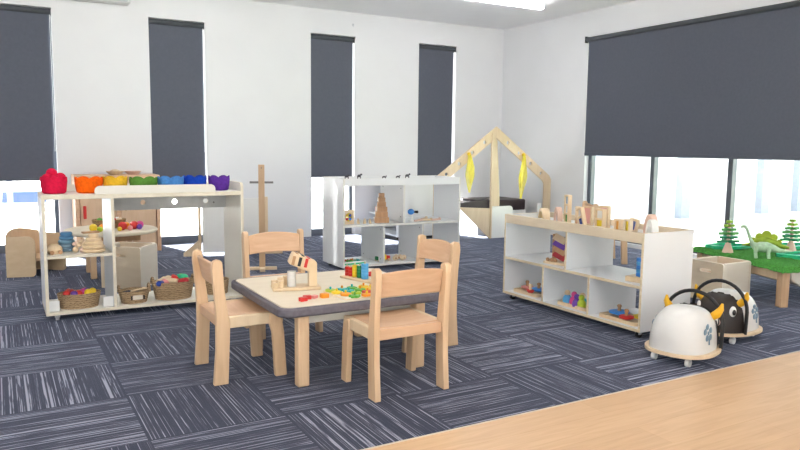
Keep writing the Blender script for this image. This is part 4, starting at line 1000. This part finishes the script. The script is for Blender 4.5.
# ------------------------------------------------------------------ dinosaur play table
PA = R(-18)
t = thing('play_table', 'low wooden play table covered in green turf by the window', 'table', (4.442, 2.712, 0), PA)
PZ = .262; PLn, PW = .95, 1.05
for x, y in ((.04, .04), (PW-.04, .04), (.04, PLn-.04), (PW-.04, PLn-.04)): obj('leg', MB().box(x-.03, y-.026, 0, x+.03, y+.026, PZ-.02), wood('warm_leg', (.52, .33, .19), (.62, .42, .26), (30, 30, 3)), t, .005)
obj('apron', MB().box(.022, .06, PZ-.085, .042, PLn-.06, PZ-.018), BEECHP, t, .003); obj('apron', MB().box(PW-.042, .06, PZ-.085, PW-.022, PLn-.06, PZ-.018), BEECHP, t, .003)
obj('apron', MB().box(.06, PLn-.042, PZ-.085, PW-.06, PLn-.022, PZ-.018), BEECHP, t, .003)
obj('tray_basin', MB().plate([(.09, PZ-.018), (PW-.09, PZ-.018), (PW-.11, PZ-.09), (PW-.18, PZ-.13), (.18, PZ-.13), (.11, PZ-.09)], PLn-.13, M=Matrix.Translation((0, .045, 0))), LAMC, t, .01)
obj('tabletop', MB().box(0, 0, PZ-.020, PW, PLn, PZ), BEECHP, t, .003)
# turf mat drapes slightly over the edges
b = MB(); bm = b.bm; nx, ny = 56, 52; G = []
for j in range(ny+1):
    row = []
    for i in range(nx+1):
        x = -.022+(PW+.044)*i/nx; y = -.022+(PLn+.044)*j/ny
        e = min(x, y, PW-x, PLn-y)
        row.append(bm.verts.new((x, y, PZ+.010+random.uniform(0, .007)-(.034*min(1, -e/.02) if e < 0 else 0))))
    G.append(row)
for j in range(ny):
    for i in range(nx): bm.faces.new((G[j][i], G[j][i+1], G[j+1][i+1], G[j+1][i]))
turf = tag(obj('turf_mat', b, GRASS, loc=(4.442, 2.712, 0), rotz=PA, smooth=False), 'green artificial turf mat draped over the play table', 'mat')
so = turf.modifiers.new('Solid', 'SOLIDIFY'); so.thickness = .006; so.offset = 1
def onP(x, y):
    return 4.442+x*math.cos(PA)-y*math.sin(PA), 2.712+x*math.sin(PA)+y*math.cos(PA)
GZ = PZ+.014
def pond(x, y, w, l, label, rot, base=GREENP):
    X, Y = onP(x, y); t = thing('landscape_mat', label, 'landscape mat', (X, Y, GZ), PA+R(rot), 'green landscape mats on the turf')
    def blob(q): return [(w*q*(1+.10*math.sin(3*a+x*9)+.07*math.sin(5*a))*math.cos(a), l*q*(1+.09*math.cos(4*a+y*7))*math.sin(a)) for a in [2*PI*k/48 for k in range(48)]]
    obj('mat_base', flatb(blob(1), 0, .014), base, t, .005)
    obj('mat_rim', flatb(blob(1), .014, .030, [blob(.80)]), plain('emerald_rim', (.03, .55, .28), .4, .4, .2, 30), t, .006)
    obj('pond_water', flatb(blob(.6), .012, .017), plain('pond_teal', (.03, .42, .40), .15), t)
    return t
pond(.21, .84, .19, .10, 'green landscape mat at the back of the turf, left of the long-necked dinosaur', 0)
pond(.50, .33, .22, .15, 'green landscape mat at the turf\'s near right edge', -6)
pond(.78, .78, .18, .12, 'green landscape mat at the far right of the turf', 10)
def tree(x, y, s, label):
    X, Y = onP(x, y); t = thing('toy_tree', label, 'toy tree', (X, Y, GZ+.004), R(-20), 'slatted toy trees on the turf')
    obj('trunk', MB().lathe([(0, 0), (.036*s, 0), (.030*s, .02*s), (.012*s, .075*s), (.008*s, .20*s), (0, .20*s)], 16), PINKW, t)
    for k in range(6):
        w_ = (.080, .064, .068, .050, .036, .020)[k]*s; z = (.066+.026*k)*s
        m = plain('tree_green_dark', (.03, .27, .13), .6) if k < 2 else plain('tree_green', (.10, .36, .10), .6) if k < 4 else plain('tree_lime', (.30, .50, .06), .6)
        obj('branch', MB().box(-w_, -.010, z, w_, .010, z+.016*s).box(-.010, -w_*.8, z+.0005, .010, w_*.8, z+.0165*s), m, t, .003)
    return t
tree(.045, .62, 1.12, 'toy tree with green slat branches left of the long-necked dinosaur')
tree(.60, .64, 1.12, 'toy tree with green slat branches at the right edge of the turf')
# long-necked dinosaur
X, Y = onP(.115, .34)
t = thing('toy_dinosaur', 'pale green long-necked toy dinosaur on the turf', 'toy dinosaur', (X, Y, GZ), R(124))
DG = plain('pale_dino_green', (.40, .58, .40), .5, .4, .2, 40)
prof = [(-.235, .070, .004), (-.18, .066, .009), (-.13, .068, .017), (-.085, .078, .029), (-.03, .086, .040), (.03, .086, .040), (.065, .090, .030), (.088, .108, .019), (.105, .14, .014), (.120, .18, .011), (.135, .212, .010), (.152, .232, .012), (.172, .232, .012), (.188, .225, .007)]
obj('body', MB().tube([(a*.8, .004*math.sin(a*20), z*.95) for a, z, r in prof], [r*.92 for a, z, r in prof], 14), DG, t)
for x in (-.04, .04):
    for s_ in (-1, 1): obj('leg', MB().tube([(x, s_*.022, .085), (x+.006, s_*.027, .045), (x, s_*.027, .0)], [.018, .013, .012], 10), DG, t)
# spiky-backed dinosaur
X, Y = onP(.36, .60)
t = thing('toy_dinosaur', 'yellow-green toy dinosaur with rounded back plates', 'toy dinosaur', (X, Y, GZ+.003), R(-54))
SG = plain('stego_green', (.28, .40, .03), .5, .4, .15, 40)
prof = [(-.17, .045, .006), (-.12, .050, .014), (-.07, .070, .028), (-.01, .082, .036), (.05, .070, .028), (.09, .052, .016), (.12, .045, .014), (.145, .042, .008)]
obj('body', MB().tube([(a, 0, z) for a, z, r in prof], [r for a, z, r in prof], 12), SG, t)
for x, z, r in ((-.095, .083, .022), (-.055, .112, .028), (-.008, .130, .032), (.040, .112, .027), (.078, .080, .019)): obj('back_plate', MB().plate(circ(x, z, r, 14), .008, M=Matrix.Translation((0, -.004, 0))), plain('stego_lime', (.38, .48, .03), .5), t, .002)
for x in (-.05, .04):
    for s_ in (-1, 1): obj('leg', MB().cyl((x, s_*.02, 0), (x, s_*.02, .06), .011, .014), SG, t)

# ------------------------------------------------------------------ camera
cam_d = bpy.data.cameras.new('camera'); cam = bpy.data.objects.new('camera', cam_d); C.objects.link(cam)
psi, th, ro = .5192, .1107, .0113
fwd = Vector((math.sin(psi)*math.cos(th), math.cos(psi)*math.cos(th), -math.sin(th)))
rgt = Vector((math.cos(psi), -math.sin(psi), 0)); up = rgt.cross(fwd)
r2 = rgt*math.cos(ro)+up*math.sin(ro); u2 = -rgt*math.sin(ro)+up*math.cos(ro)
cam.matrix_world = Matrix(((r2.x, u2.x, -fwd.x, 0), (r2.y, u2.y, -fwd.y, 0), (r2.z, u2.z, -fwd.z, 1.0314), (0, 0, 0, 1)))
cam_d.sensor_width = 36; cam_d.lens = 705.49/800*36; cam_d.clip_start = .02; cam_d.clip_end = 300
S.camera = cam

# ------------------------------------------------------------------ light
w = bpy.data.worlds.new('sky'); S.world = w; w.use_nodes = True
nt = w.node_tree; bg = nt.nodes['Background']
bg.inputs['Color'].default_value = (.90, .95, 1.0, 1); bg.inputs['Strength'].default_value = 1.5
sd = bpy.data.lights.new('sun', 'SUN'); sd.energy = 36; sd.angle = R(.6); sd.color = (1, .97, .92)
so = bpy.data.objects.new('sun', sd); C.objects.link(so)
so.rotation_euler = Vector((.25, -1, -.68)).to_track_quat('-Z', 'Y').to_euler()

vs = S.view_settings
S.display_settings.display_device = 'sRGB'
vs.view_transform = 'Standard'; vs.look = 'None'; vs.exposure = 1.08; vs.gamma = 1; vs.use_curve_mapping = False
